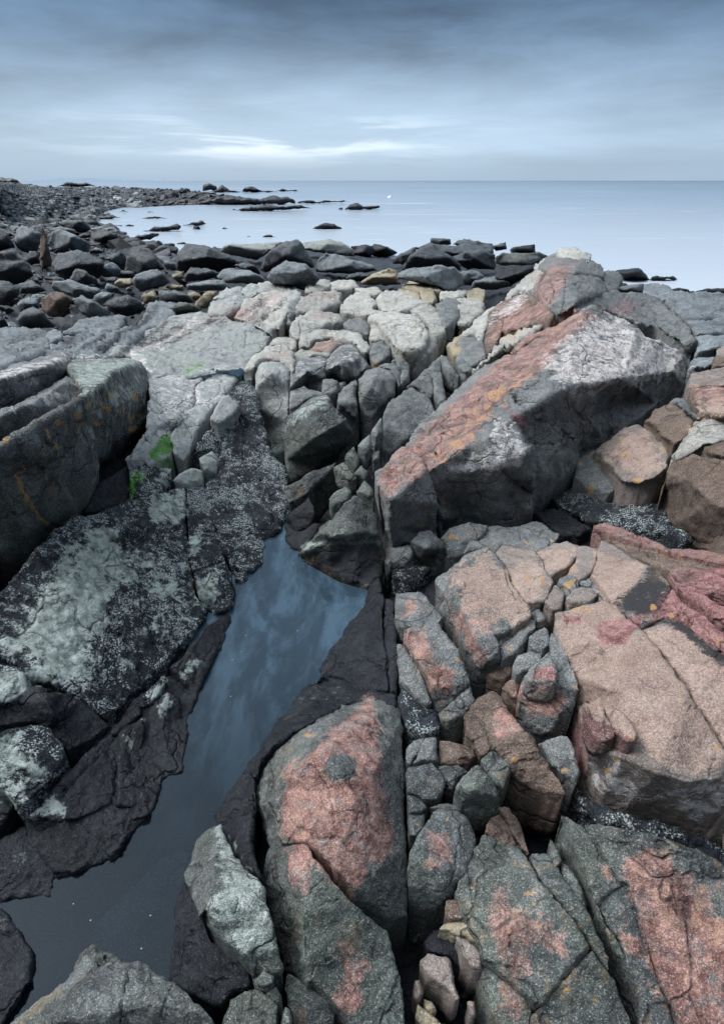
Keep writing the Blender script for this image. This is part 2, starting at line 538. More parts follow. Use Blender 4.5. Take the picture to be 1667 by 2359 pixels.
def stand(rid, c, outline, z0=None, thick=.55, seed=None, s=4.0, amp=1.0, sink=0.0, base=None, nf=8, round_=0):
    """boulder seen from the side: traced silhouette with real depth, standing on the ground at its foot"""
    seed = seed if seed is not None else (sum(ord(ch) * (i + 5) for i, ch in enumerate(rid)) % 991)
    rng = random.Random(seed)
    O = P3(c, outline)[:, :2]
    vb = O[:, 1].max(); ub = O[O[:, 1] > vb - 8, 0].mean()
    if z0 is None: z0 = float(G([[ub, vb]])[0]) - .04
    Y = at_z([[ub, vb]], [z0])[0, 1]
    P = at_y(O, Y); B = densify(P, s); buv = proj(B)
    Wd = np.ptp(P[:, 0]); Hh = np.ptp(P[:, 2])
    ctr = buv.mean(0); dv = buv - ctr; dv /= np.linalg.norm(dv, axis=1)[:, None] + 1e-9
    sz = min(np.ptp(buv[:, 0]), np.ptp(buv[:, 1]))
    ja = min(3.5, .05 * sz) * amp
    buv = buv + dv * (fbm(B / (Wd + .01) * 7 + seed, 3, seed) * ja)[:, None]
    lo, hi = buv.min(0), buv.max(0)
    gx, gy = np.meshgrid(np.arange(lo[0], hi[0], s), np.arange(lo[1], hi[1], s * .9))
    gp = np.stack([gx.ravel(), gy.ravel()], 1) + np.random.RandomState(seed).uniform(-.25, .25, (gx.size, 2)) * s
    gp = gp[inside(gp, buv)]
    if len(gp): gp = gp[poly_dist(gp, buv) > s * .55]
    ap = np.concatenate([buv, gp]); nb = len(buv)
    q2, F1, og = cdt(ap, [(i, (i + 1) % nb) for i in range(nb)], 1)
    if len(F1) == 0: return None
    a2 = q2[F1[:, 1]] - q2[F1[:, 0]]; b2 = q2[F1[:, 2]] - q2[F1[:, 0]]
    fl = (a2[:, 0] * b2[:, 1] - a2[:, 1] * b2[:, 0]) > 0; F1[fl] = F1[fl][:, ::-1]
    dist = poly_dist(q2, buv)
    isb = dist < 1e-3
    rin = max(dist.max(), 1)
    T = thick * min(Wd, Hh * 2.6) * 1.15
    qn = (q2 - (lo + hi) / 2) / ((hi - lo) / 2 + 1e-6)
    prof = np.clip(dist / (rin * .26), 0, 1) ** .8
    topf = np.clip(.95 + rng.uniform(.8, 1.8) * (qn[:, 1] + rng.uniform(-.25, .45)), .06, 1.2)
    t1 = np.minimum(np.minimum(prof, topf + .15), facets(qn, rng, nf) * 1.05) * T
    t1[isb] = 0
    base_ = at_y(q2, Y); dr = rays(q2); dr /= np.linalg.norm(dr, axis=1)[:, None]
    Fv = base_ - dr * t1[:, None]
    t2 = prof * T * .8
    Bv = base_ + dr * t2[:, None]
    n = len(q2); bmap = np.arange(n) + n; bmap[isb] = np.where(isb)[0]
    F2 = bmap[F1][:, ::-1]
    V = np.concatenate([Fv, Bv]); F = np.concatenate([F1, F2])
    used = np.unique(F); rem = -np.ones(len(V), int); rem[used] = np.arange(len(used)); V = V[used]; F = rem[F]
    uv2 = np.concatenate([q2, q2])[used]
    F = F[(F[:, 0] != F[:, 1]) & (F[:, 1] != F[:, 2]) & (F[:, 0] != F[:, 2])]
    V = laplace(V, F, round_, .4)
    N = vnormals(V, F)
    px = float(np.linalg.norm(base_ - CAM, axis=1).mean() / FPX * s)
    V = noise_disp(V, N, min(Wd, Hh * 2), amp * .6, seed, px)
    V[:, 2] -= sink
    return mesh(rid, V, F, None, eval_paint(uv2))
# ------------------------------------------------------------------ materials
def new_mat(name):
    m = bpy.data.materials.new(name); m.use_nodes = True; m.node_tree.nodes.clear()
    return m, NB(m.node_tree)


def stone(name, lo, hi, fleck=.5, lich=.4, spk=0.0, rough=.8, warm=0.0, bump=1.0, veins=.5, spkpatch=.5, scale=1.0, wet=0.0, green=.0, pcol=((.36, .35, .35), (.66, .635, .625)), spec=.35, ck=.55):
    """weathered granite / gneiss: coarse crystals, grey-green crust lichen, traced stains; spk = white barnacle-like lichen dots"""
    m, b = new_mat(name)
    ge = b.n('ShaderNodeNewGeometry'); P = ge.outputs['Position']
    oi = b.n('ShaderNodeObjectInfo').outputs['Random']
    sA = b.n('ShaderNodeVertexColor', layer_name='stainA'); sB = b.n('ShaderNodeVertexColor', layer_name='stainB')
    a = b.n('ShaderNodeSeparateColor', {0: sA.outputs[0]}); pink, dark, grn = a.outputs; orange = sA.outputs[1]
    c = b.n('ShaderNodeSeparateColor', {0: sB.outputs[0]}); pale, tan, red = c.outputs
    # grain, two sizes
    gr = b.noise(P, 420 * scale, 2, .7)
    gr2 = b.noise(P, 95 * scale, 4, .7)
    vo = b.n('ShaderNodeTexVoronoi', {'Vector': P, 'Scale': 360.0 * scale, 'Randomness': 1.0})
    cell = b.n('ShaderNodeSeparateColor', {0: vo.outputs['Color']}).outputs[0]
    big = b.noise(P, 2.3, 4, .6); mid = b.noise(P, 11, 5, .62, .6); pat = b.noise(P, 28, 5, .65, .3)
    t = b.m('MULTIPLY_ADD', b.m('SUBTRACT', big, .5), .9, .5)
    t = b.m('MULTIPLY_ADD', b.m('SUBTRACT', mid, .5), 1.5, t)
    t = b.m('MULTIPLY_ADD', b.m('SUBTRACT', pat, .5), 1.0, t)
    t = b.m('MULTIPLY_ADD', b.m('SUBTRACT', oi, .5), .35, t, clamp=True)
    col = b.mix(t, lo, hi)
    # crust lichen, blue green grey
    lm = b.m('MULTIPLY', b.ss(b.m('MULTIPLY_ADD', b.m('SUBTRACT', gr2, .5), .5, mid), .47, .60), lich)
    col = b.mix(lm, col, (.20, .225, .222))
    if green: col = b.mix(b.m('MULTIPLY', b.ss(big, .42, .62), green), col, (.17, .22, .14))
    pn = b.m('MULTIPLY_ADD', b.m('SUBTRACT', pat, .5), 1.1, b.m('MULTIPLY', b.m('SUBTRACT', gr2, .5), .9))
    pn = b.m('MULTIPLY_ADD', b.m('SUBTRACT', mid, .5), 1.3, pn)
    ed = lambda s, k=.5: b.ss(b.m('ADD', s, pn), k - .10, k + .10)
    tanm = ed(tan); col = b.mix(tanm, col, b.mix(t, (.235, .16, .132), (.41, .315, .265)))
    pinkm = b.m('MULTIPLY', b.ss(b.m('MULTIPLY_ADD', pn, 1.5, pink), .22, .86), b.ss(pink, .02, .3)); col = b.mix(b.m('MULTIPLY', pinkm, .93), col, b.mix(b.ss(b.m('MULTIPLY_ADD', b.m('SUBTRACT', pat, .5), .6, mid), .34, .66), (.17, .07, .058), (.41, .235, .195)))
    col = b.mix(b.m('MULTIPLY', pinkm, b.m('MULTIPLY', b.ss(b.m('MULTIPLY_ADD', b.m('SUBTRACT', gr2, .5), .9, b.noise(P, 19, 4, .65, .5)), .50, .66), .6)), col, b.mix(t, (.10, .115, .12), (.23, .25, .25)))
    redm = ed(red, .55); col = b.mix(b.m('MULTIPLY', redm, .9), col, b.mix(b.ss(pat, .38, .62), (.16, .055, .055), (.33, .17, .165)))
    palem = b.m('MULTIPLY', b.ss(b.m('ADD', b.m('MULTIPLY_ADD', pn, 1.7, pale), b.m('MULTIPLY', b.m('SUBTRACT', gr, .5), 1.3)), .32, .70), b.ss(pale, .02, .25)); col = b.mix(b.m('MULTIPLY', palem, .85), col, b.mix(b.ss(pat, .35, .62), pcol[0], pcol[1]))
    # dark crystals and pale crystals
    fl = b.m('MULTIPLY_ADD', b.m('SUBTRACT', cell, .5), .55, gr)
    f1 = b.ss(fl, .36, .56); f2 = b.ss(fl, .66, .90)
    dk = b.mix(1.0, col, (.30, .31, .33), 'MULTIPLY')
    col = b.mix(b.m('MULTIPLY', b.m('SUBTRACT', 1.0, f1), fleck), col, dk)
    col = b.mix(b.m('MULTIPLY', f2, fleck * .75), col, (.52, .53, .53))
    # soot-black marine lichen
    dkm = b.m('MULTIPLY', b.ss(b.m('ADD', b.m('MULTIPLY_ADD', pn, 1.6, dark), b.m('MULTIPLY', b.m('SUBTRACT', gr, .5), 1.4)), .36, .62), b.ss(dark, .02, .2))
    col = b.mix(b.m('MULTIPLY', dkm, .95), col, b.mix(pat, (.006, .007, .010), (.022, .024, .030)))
    grm = b.m('MULTIPLY', b.ss(b.m('MULTIPLY_ADD', pn, 2.0, grn), .45, .78), b.ss(grn, .05, .4)); col = b.mix(b.m('MULTIPLY', grm, .9), col, b.mix(gr2, (.02, .09, .01), (.10, .30, .035)))
    orm = b.m('MULTIPLY', b.ss(b.m('MULTIPLY_ADD', pn, 1.5, orange), .36, .70), b.ss(orange, .02, .25))
    if warm:
        orm = b.m('MAXIMUM', orm, b.m('MULTIPLY', b.ss(b.m('MULTIPLY_ADD', b.m('SUBTRACT', pat, .5), .8, b.noise(P, 6.1, 3, .6)), .60, .72), warm))
    col = b.mix(b.m('MULTIPLY', orm, .78), col, b.mix(gr2, (.24, .11, .03), (.48, .31, .12)))
    if spk:
        msk = b.ss(b.m('MULTIPLY_ADD', b.m('SUBTRACT', pat, .5), 1.1, b.noise(P, 4.7, 3, .6)), spkpatch - .08, spkpatch + .22)
        th = b.m('MULTIPLY_ADD', msk, -.19, .69)
        s_ = b.ss(b.m('SUBTRACT', b.noise(P, 150 * scale, 3, .7), th), .0, .05)
        col = b.mix(b.m('MULTIPLY', s_, spk), col, (.36, .41, .41))
    # relief
    cr = b.n('ShaderNodeTexVoronoi', {'Vector': b.n('ShaderNodeVectorMath', {0: P, 1: b.n('ShaderNodeVectorMath', {0: b.n('ShaderNodeTexNoise', {'Vector': P, 'Scale': 5.0, 'Detail': 4.0}).outputs[1], 1: (.35, .35, .35)}, operation='MULTIPLY').outputs[0]}, operation='ADD').outputs[0], 'Scale': 3.4}, feature='DISTANCE_TO_EDGE').outputs[0]
    crk = b.m('SUBTRACT', 1.0, b.ss(cr, .0, .035))
    crm = b.m('MULTIPLY', crk, b.ss(b.noise(P, 3.1, 2), .38, .54))
    cr2 = b.n('ShaderNodeTexVoronoi', {'Vector': b.n('ShaderNodeVectorMath', {0: P, 1: b.n('ShaderNodeVectorMath', {0: b.n('ShaderNodeTexNoise', {'Vector': P, 'Scale': 9.0, 'Detail': 4.0}).outputs[1], 1: (.2, .2, .2)}, operation='MULTIPLY').outputs[0]}, operation='ADD').outputs[0], 'Scale': 8.5}, feature='DISTANCE_TO_EDGE').outputs[0]
    crm = b.m('MAXIMUM', crm, b.m('MULTIPLY', b.m('SUBTRACT', 1.0, b.ss(cr2, .0, .05)), b.m('MULTIPLY', b.ss(b.noise(P, 4.3, 3), .56, .68), .6)))
    st = b.n('ShaderNodeMapping', {'Vector': P, 'Rotation': (.4, .25, .9), 'Scale': (9, 60, 60)}).outputs[0]
    strata = b.noise(st, 1.0, 4, .6, .2)
    hgt = b.m('MULTIPLY_ADD', mid, 1.0, b.m('MULTIPLY', pat, .8))
    hgt = b.m('MULTIPLY_ADD', gr2, .28, hgt); hgt = b.m('MULTIPLY_ADD', fl, .16, hgt)
    hgt = b.m('MULTIPLY_ADD', strata, .6 * veins, hgt)
    hgt = b.m('MULTIPLY_ADD', crm, -1.1 * ck, hgt)
    crm = b.m('MULTIPLY', crm, ck)
    col = b.mix(b.m('MULTIPLY', crm, .8), col, (.012, .011, .012))
    bm = b.n('ShaderNodeBump', {'Strength': .85, 'Distance': .016 * bump, 'Height': hgt})
    rg = b.m('MULTIPLY_ADD', pat, .25, rough - .1)
    if wet: rg = b.m('SUBTRACT', rg, b.m('MULTIPLY', dkm, wet))
    bs = b.n('ShaderNodeBsdfPrincipled', {'Base Color': col, 'Roughness': rg, 'Normal': bm.outputs[0]})
    bs.inputs['Specular IOR Level'].default_value = spec
    b.n('ShaderNodeOutputMaterial', {0: bs.outputs[0]})
    return m


MAT = {
    'g': stone('grey_granite', (0.068, 0.076, 0.079), (0.223, 0.234, 0.238), .75, .45, 0, warm=.16),
    'm': stone('green_crusted_granite', (.028, .033, .035), (.112, .124, .126), .65, .35, 0, green=.2, warm=.22, pcol=((.17, .21, .19), (.38, .43, .40))),
    'l': stone('pale_lichened_slab', (.175, .19, .19), (.46, .48, .475), .55, .4, 0, veins=.8, green=.25),
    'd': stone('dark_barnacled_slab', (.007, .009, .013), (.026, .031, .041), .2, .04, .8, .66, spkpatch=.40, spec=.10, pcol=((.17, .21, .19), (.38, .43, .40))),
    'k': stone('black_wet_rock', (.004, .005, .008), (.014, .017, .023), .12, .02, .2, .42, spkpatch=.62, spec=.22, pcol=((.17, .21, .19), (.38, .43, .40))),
    'c': stone('dark_sea_boulder', (.013, .017, .023), (.078, .093, .11), .25, .10, 0, .6, scale=.5, bump=1.6, veins=1.0),
    'w': stone('warm_pale_granite', (.19, .19, .175), (.54, .53, .49), .55, .3, 0, warm=.28, scale=.7, veins=1.0),
    'p': stone('pink_granite', (0.133, 0.109, 0.098), (0.312, 0.265, 0.242), .55, .1, 0, warm=.10, ck=.22),
    'b': stone('brown_granite', (0.072, 0.050, 0.040), (0.194, 0.137, 0.108), .55, .06, 0, warm=.1, veins=1.0),
    'r': stone('red_granite', (.10, .045, .042), (.31, .165, .15), .6, .3, 0, warm=.3, veins=1.2),
    'y': stone('ochre_cobble', (0.176, 0.152, 0.104), (0.384, 0.336, 0.240), .4, .1, 0, warm=.5, scale=.6),
    's': stone('slate_cobble', (.06, .072, .082), (.23, .26, .285), .35, .25, 0, scale=.6, veins=1.0),
}


def water_mat(name, deep, milky, amount, rough, trans, sc):
    m, b = new_mat(name)
    P = b.n('ShaderNodeNewGeometry').outputs['Position']
    st = b.n('ShaderNodeMapping', {'Vector': P, 'Rotation': (0, 0, -.5), 'Scale': (sc * 1.6, sc * .6, 1)}).outputs[0]
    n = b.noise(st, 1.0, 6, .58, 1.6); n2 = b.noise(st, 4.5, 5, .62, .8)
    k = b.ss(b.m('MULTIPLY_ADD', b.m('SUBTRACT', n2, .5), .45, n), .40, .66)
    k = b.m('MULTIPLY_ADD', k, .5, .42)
    col = b.mix(b.m('MULTIPLY', b.m('MULTIPLY', k, amount), b.m('MULTIPLY_ADD', b.ss(b.n('ShaderNodeSeparateXYZ', {0: P}).outputs[1], .75, 1.9), .99, .01)), deep, milky)  # sky reflection painted into the silt colour: brighter at the head, dark nearer
    v = b.n('ShaderNodeTexVoronoi', {'Vector': P, 'Scale': 34.0})
    rr = b.n('ShaderNodeSeparateColor', {0: v.outputs['Color']}).outputs[0]
    dots = b.m('MULTIPLY', b.m('LESS_THAN', v.outputs[0], .06), b.m('GREATER_THAN', rr, .9))
    col = b.mix(dots, col, (.5, .56, .6))
    bm = b.n('ShaderNodeBump', {'Strength': .08, 'Distance': .01, 'Height': b.noise(P, 9, 2)})
    d = b.n('ShaderNodeBsdfDiffuse', {0: col})
    tr = b.n('ShaderNodeBsdfTransparent', {0: (.45, .55, .62, 1)})
    mx = b.n('ShaderNodeMixShader', {0: trans, 1: d.outputs[0], 2: tr.outputs[0]})
    gl = b.n('ShaderNodeBsdfGlossy', {'Color': (.38, .46, .54, 1), 'Roughness': rough, 'Normal': bm.outputs[0]})
    fr = b.n('ShaderNodeFresnel', {0: 1.33, 'Normal': bm.outputs[0]})
    m2 = b.n('ShaderNodeMixShader', {0: fr.outputs[0], 1: mx.outputs[0], 2: gl.outputs[0]})
    b.n('ShaderNodeOutputMaterial', {0: m2.outputs[0]})
    return m


def sea_mat():
    m, b = new_mat('sea_water')
    P = b.n('ShaderNodeNewGeometry').outputs['Position']
    sp = b.n('ShaderNodeSeparateXYZ', {0: P})
    dist = b.m('LOGARITHM', b.m('MAXIMUM', sp.outputs[1], 1.0), 10.0)       # 1 = 10 m, 2 = 100 m, 3 = 1 km
    lx = b.m('DIVIDE', sp.outputs[0], b.m('MAXIMUM', sp.outputs[1], 1.0))
    vec = b.n('ShaderNodeCombineXYZ', {0: b.m('MULTIPLY', lx, 3.0), 1: b.m('MULTIPLY', dist, 9.0), 2: 0.0}).outputs[0]
    n = b.noise(vec, 1.0, 5, .55, .5)
    vec2 = b.n('ShaderNodeCombineXYZ', {0: b.m('MULTIPLY', lx, 5.0), 1: b.m('MULTIPLY', dist, 34.0), 2: 3.0}).outputs[0]
    n2 = b.noise(vec2, 1.0, 4, .6, .8)
    # the churned shallows are milky with foam, the open water is clear and dark
    col = b.ramp(b.m('DIVIDE', b.m('SUBTRACT', dist, 1.0), 2.6), [
        (0, (.47, .51, .57)), (.20, (.38, .43, .49)), (.36, (.24, .30, .37)), (.55, (.13, .19, .26)), (.75, (.04, .08, .13)), (1, (.01, .03, .05))])
    col = b.mix(b.m('MULTIPLY', b.ss(n, .40, .68), .30), col, (.40, .46, .54))
    br = b.m('MULTIPLY', b.m('MULTIPLY', b.ss(n2, .57, .76), b.ss(dist, 1.2, 1.5)), b.m('SUBTRACT', 1.0, b.ss(dist, 2.2, 2.6)))
    col = b.mix(b.m('MULTIPLY', br, .8), col, (.55, .61, .66))
    bm = b.n('ShaderNodeBump', {'Strength': .15, 'Distance': .3, 'Height': n2})
    d = b.n('ShaderNodeBsdfDiffuse', {0: col})
    gl = b.n('ShaderNodeBsdfGlossy', {'Color': (.74, .80, .85, 1), 'Roughness': .2, 'Normal': bm.outputs[0]})
    fr = b.n('ShaderNodeFresnel', {0: 1.33})
    fac = b.m('MULTIPLY', fr.outputs[0], .75)
    m2 = b.n('ShaderNodeMixShader', {0: fac, 1: d.outputs[0], 2: gl.outputs[0]})
    b.n('ShaderNodeOutputMaterial', {0: m2.outputs[0]})
    return m


def plain(name, c, r=.6, bump=.0):
    m, b = new_mat(name)
    P = b.n('ShaderNodeNewGeometry').outputs['Position']
    col = b.mix(b.noise(P, 30, 3), tuple(v * .8 for v in c), c)
    bs = b.n('ShaderNodeBsdfPrincipled', {'Base Color': col, 'Roughness': r})
    b.n('ShaderNodeOutputMaterial', {0: bs.outputs[0]})
    return m
# ------------------------------------------------------------------ traced stains and some painted light
paint('pink', 'V', '830,1562 838,1640 846,1700 852,1760 868,1830 880,1870 852,1945 822,1925 806,1995 760,1990 700,1930 650,1890 632,1870 628,1790 642,1730 700,1700 742,1650 790,1600', 14)
paint('pink', 'V', '735,1700 760,1690 800,1700 795,1745 750,1755 735,1735', 8, -1.2)
paint('pink', 'V', '640,1905 680,1900 695,1960 690,2010 660,1990', 12)
paint('pink', 'V', '745,2100 800,2125 828,2170 800,2210 825,2262 770,2275 742,2240 762,2190', 18, .9)
paint('pink', 'V', '955,1860 1000,1870 1010,1930 960,1945', 12, 1)
paint('pink', 'V', '1100,1960 1140,1980 1150,2060 1240,2060 1270,2140 1200,2130 1160,2200 1180,2300 1130,2300 1130,2160 1100,2080', 24, .85)
paint('pink', 'O', '1030,640 1130,540 1250,600 1400,780 1560,960 1660,1060 1660,1640 1330,1640 1230,1340 1160,1180 1110,980 1040,760', 22, 1)
paint('pink', 'O', '830,620 890,640 930,720 900,720', 10, .8)
paint('pink', 'O', '960,1050 1080,1090 1130,1200 1080,1220 1000,1120', 14, .8)
paint('pink', 'V', '1000,1335 1030,1370 1075,1440 1100,1462 1080,1500 1050,1450 1010,1390', 12)
paint('pink', 'V', '1040,1300 1085,1340 1120,1400 1100,1440 1060,1390', 22, .5)
paint('pink', 'V', '905,1410 950,1420 975,1480 1020,1510 1012,1560 960,1540 940,1480 900,1440', 11)
paint('pink', 'V', '890,1365 920,1335 935,1360 900,1395', 12, .8)
paint('pink', 'V', '1140,1512 1160,1530 1240,1540 1275,1560 1240,1600 1190,1605 1150,1565', 10)
paint('red', 'V', '1200,1500 1240,1490 1245,1530 1190,1520', 8)
paint('pink', 'V', '1112,1580 1150,1600 1165,1640 1130,1662 1105,1640', 10)
paint('tan', 'V', '1248,1400 1262,1370 1360,1345 1400,1390 1520,1560 1640,1700 1640,1715 1560,1735 1470,1715 1430,1660 1310,1600 1280,1500', 14)
paint('tan', 'V', '1440,1420 1520,1400 1640,1500 1640,1700 1560,1620 1480,1500', 16)
paint('tan', 'V', '1330,1230 1440,1260 1440,1290 1390,1370 1340,1330 1320,1280', 12, .9)
paint('tan', 'V', '1200,1230 1290,1230 1300,1290 1240,1290', 12, .8)
paint('tan', 'V', '1130,1290 1200,1250 1240,1320 1180,1350', 20, .6)
paint('red', 'V', '1340,1392 1400,1385 1432,1405 1400,1452 1350,1440 1328,1405', 14, .9)
paint('red', 'V', '1255,1380 1310,1378 1300,1402 1260,1402', 9, .9)
paint('red', 'V', '1400,1400 1460,1340 1520,1300 1660,1250 1660,1470 1560,1430 1480,1380', 18, 1)
paint('dark', 'I', '1170,1120 1290,1210 1240,1300 1190,1380 1130,1420 1020,1390 950,1330 1060,1230', 14, 1)
paint('dark', 'L', '1110,390 1230,330 1360,350 1440,430 1660,590 1660,640 1480,560 1380,440 1250,370', 9, .95)
paint('pink', 'V', '850,1050 960,960 1080,850 1180,760 1280,690 1330,712 1262,768 1222,825 1160,880 1100,925 1052,1000 965,1055 860,1120', 12, 1.05)
paint('pale', 'V', '1215,835 1265,770 1320,715 1380,700 1500,770 1550,830 1440,868 1280,880', 18, .8)
paint('pink', 'V', '1215,835 1265,770 1320,715 1380,700 1500,770 1550,830 1440,868 1280,880', 20, .55)
paint('red', 'V', '1440,810 1520,815 1500,840 1420,845', 14, .6)
paint('orange', 'V', '930,1050 1000,975 1090,890 1190,825 1205,850 1150,900 1100,945 1045,1005 960,1068', 22, .40)
paint('orange', 'V', '1110,770 1160,735 1190,725 1150,770', 10, .6)
paint('red', 'V', '1125,918 1180,930 1188,972 1150,962', 12, .75)
paint('pale', 'V', '1110,945 1140,945 1175,1010 1160,1045 1115,1040 1100,985', 7, 1.0)
paint('pale', 'V', '1000,1050 1100,1000 1120,1050 1010,1070', 12, .7)
paint('pink', 'V', '1200,622 1240,590 1290,592 1262,650 1215,720 1200,660', 12, .75)
paint('pink', 'V', '1110,690 1160,665 1225,700 1150,745 1095,770', 14, .8)
paint('orange', 'V', '1230,735 1260,735 1250,700', 12, .7)
paint('red', 'V', '1300,700 1400,665 1450,680 1400,720 1310,715', 14, .55)
paint('pale', 'V', '1180,640 1210,640 1160,700 1080,730', 10, .6)
paint('tan', 'V', '1350,1030 1400,965 1450,960 1490,1040 1440,1080', 18, .8)
paint('tan', 'V', '1550,900 1640,880 1640,935 1560,935', 14, .7)
paint('pink', 'V', '1545,870 1640,860 1640,900 1560,905', 14, .7)
paint('pink', 'V', '520,700 600,650 650,640 640,680 560,730', 20, .55)
paint('pink', 'V', '290,780 400,730 500,690 540,700 440,750 320,800', 22, .6)
paint('pink', 'V', '690,705 740,695 750,710 700,725', 10, .5)
paint('pink', 'V', '575,800 640,780 660,800 600,815', 10, .45)
paint('pink', 'V', '690,775 740,765 760,775 710,790', 8, .8)
paint('pink', 'V', '670,655 760,640 760,680 680,690', 18, .35)
# pale lichen fields on the dark left slab
paint('pale', 'J', '500,0 690,0 685,100 635,200 640,350 560,500 600,640 450,770 300,700 120,590 150,480 250,340 370,180', 44, 1.0)
paint('pale', 'G', '590,960 660,970 690,1090 640,1250 620,1430 440,1400 520,1150', 34, .95)
paint('pale', 'G', '925,680 1150,612 1162,790 1100,830 950,810', 9, .95)
paint('pale', 'G', '380,980 470,950 420,1150 380,1130', 16, .55)
paint('pale', 'G', '1200,1180 1330,1100 1380,1200 1350,1320 1260,1330', 14, .6)
paint('pale', 'G', '1190,910 1240,905 1230,1000 1185,1010', 8, .8)
paint('pale', 'G', '1000,480 1060,490 1030,650 930,650', 10, .6)
paint('pale', 'J', '-60,640 110,660 175,740 120,830 -60,880', 12, .85)
paint('pale', 'J', '-60,1060 160,1030 110,1150 280,1230 260,1352 100,1480 -60,1450', 16, .8)
paint('pale', 'M', '200,290 330,190 410,240 390,330 190,335', 10, .75)
paint('pale', 'J', '1120,680 1235,570 1245,620 1140,720', 8, .7)
paint('pale', 'J', '900,830 1030,700 1035,760 950,850', 8, .75)
paint('pale', 'J', '980,890 1040,800 1065,860 1010,960', 8, .6)
paint('pale', 'J', '770,1060 900,960 910,1060 800,1150', 9, .5)
paint('pale', 'J', '680,560 840,520 850,680 700,640', 16, .4)
paint('green', 'G', '930,390 985,300 1040,270 1085,340 1070,400 1080,480 960,475 1040,400 950,440', 7, 1)
paint('green', 'G', '815,510 920,490 900,560 850,600 840,690 800,680', 9, .85)
paint('green', 'D', '1110,720 1210,640 1290,665 1180,735', 8, .5)
paint('dark', 'D', '1250,340 1330,370 1420,370 1400,410 1300,400', 10, .6)
spots('orange', 'G', '530,75 620,90 665,110 835,25 840,50 470,150 500,200 485,215 590,205 815,170 870,150 270,250 280,280 345,200 35,320 5,180 325,350 145,450 110,490 820,240 850,235 750,120 680,35', 7.5, 1)
spots('pale', 'G', '90,130 120,310 580,60 600,130 480,110 700,40 650,260 820,40 560,290 860,300 300,60 340,40 160,-100 215,-60 370,30', 9, .9)
paint('pale', 'G', '560,-20 900,-140 920,-60 860,100 700,160 560,180 480,60', 40, .42)
spots('orange', 'L', '410,95 500,110 650,130 690,275 740,275 610,320 1270,125 1180,275 1300,320 1430,320 300,540 270,665 1040,1075 960,1210 870,1170 1580,1140 1600,480 1580,1260 340,860 900,1280 320,1220 630,1280 780,300', 6, .95)
spots('orange', 'O', '90,155 900,40 640,50 800,250 1440,130 200,735 320,625 70,750 400,815 430,870 280,1050 560,790 730,1010 670,910 415,1380 160,1270 450,1540 360,1620 820,1470 640,1410 1190,1240 480,500 780,430 690,1460', 5.5, .9)
spots('orange', 'I', '900,345 980,300 1000,390 850,390 800,390 1080,560 1100,580 1250,360 1240,530 730,450 800,600 700,640 1470,170 1430,240 1490,190 1530,240 400,950 545,930 290,990 400,1170 660,1160 680,1200 1400,240 840,900 1340,1030', 6, .85)
spots('orange', 'K', '730,900 750,880 1350,485 1410,620 1490,600 1220,260 1310,1180', 5, .7)
spots('orange', 'G', '1185,1080 1215,1185', 5, .8)
spots('orange', 'H', '1140,790 1270,835 1450,910 1490,920', 7, .8)
spots('orange', 'E', '980,640 1480,570 1180,600', 9, .7)
spots('orange', 'N', '1310,1430 1330,1500 1320,1340 1360,1500 1450,1010 1570,1070 1220,520 1240,380 1340,290', 5, .9)
spots('orange', 'D', '1100,175 1230,225 1000,400', 7, .6)
paint('pale', 'G', '330,1120 560,900 700,880 740,1050 640,1150 420,1350 200,1500', 50, .62)
paint('pale', 'J', '690,-60 1150,-60 1240,260 1160,420 1000,560 900,300 760,200', 60, .50)
paint('pale', 'J', '-60,250 150,150 120,480 -60,560', 40, .5)
paint('pale', 'M', '1370,385 1412,480 1552,700 1662,900 1722,1150 1640,1260 1400,1050 1340,900 1350,600', 20, .75)
paint('dark', 'J', '640,300 800,350 780,600 640,640', 30, .5)
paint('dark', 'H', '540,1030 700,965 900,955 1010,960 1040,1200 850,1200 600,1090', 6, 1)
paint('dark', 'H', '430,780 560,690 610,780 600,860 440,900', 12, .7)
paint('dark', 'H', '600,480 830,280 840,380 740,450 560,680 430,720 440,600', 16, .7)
paint('pale', 'H', '560,950 700,890 990,890 990,915 880,915 720,925 540,1000', 6, .9)
paint('pale', 'H', '425,240 520,110 690,35 700,80 560,150 450,260', 8, .8)
paint('dark', 'H', '1000,1080 1330,1090 1300,1180 1100,1200 1040,1150', 10, .8)
paint('pale', 'E', '250,660 440,690 440,900 250,850', 40, .35)
paint('pale', 'E', '690,620 850,520 900,600 760,700', 30, .4)
paint('pale', 'E', '460,680 640,600 670,640 480,720', 20, .5)
paint('pale', 'E', '1060,340 1250,340 1240,480 1130,470', 30, .4)
paint('pale', 'E', '200,280 420,200 400,320 200,400', 30, .4)
paint('pale', 'D', '-60,740 400,590 430,620 100,720 -60,790', 8, .8)  # flat top painted paler for the sky light it catches
paint('pale', 'D', '430,620 800,610 880,640 700,700 560,820 480,740', 12, .95)  # up-facing facet: light from above put into the colour
paint('pale', 'D', '930,740 1390,700 1300,900 1100,1010 940,1000', 40, .5)
for a_ in ('430,600 560,520 700,440 690,470 560,560', '600,560 780,440 980,310 1000,330 820,470 640,590', '720,600 900,470 1060,380 1070,400 900,500 760,610', '780,560 960,480 1150,400 1160,415 980,510 800,590', '1330,380 1230,440 1020,540 1010,525 1200,430', '260,590 420,500 560,450 560,470 420,540', '0,500 150,470 280,450 280,470 120,500', '0,600 130,560 280,520 260,550 120,600'):
    paint('dark', 'D', a_, 6, .75)
for a_ in ('40,340 120,260 220,190 230,205 130,280', '110,360 230,270 330,210 340,225 230,300', '210,400 330,300 420,240 430,260 320,350', '-20,300 60,220 140,190 140,205 60,250'):
    paint('dark', 'E', a_, 5, .6)
paint('pale', 'D', '940,470 1250,320 1340,370 1000,560 800,600', 22, .6)
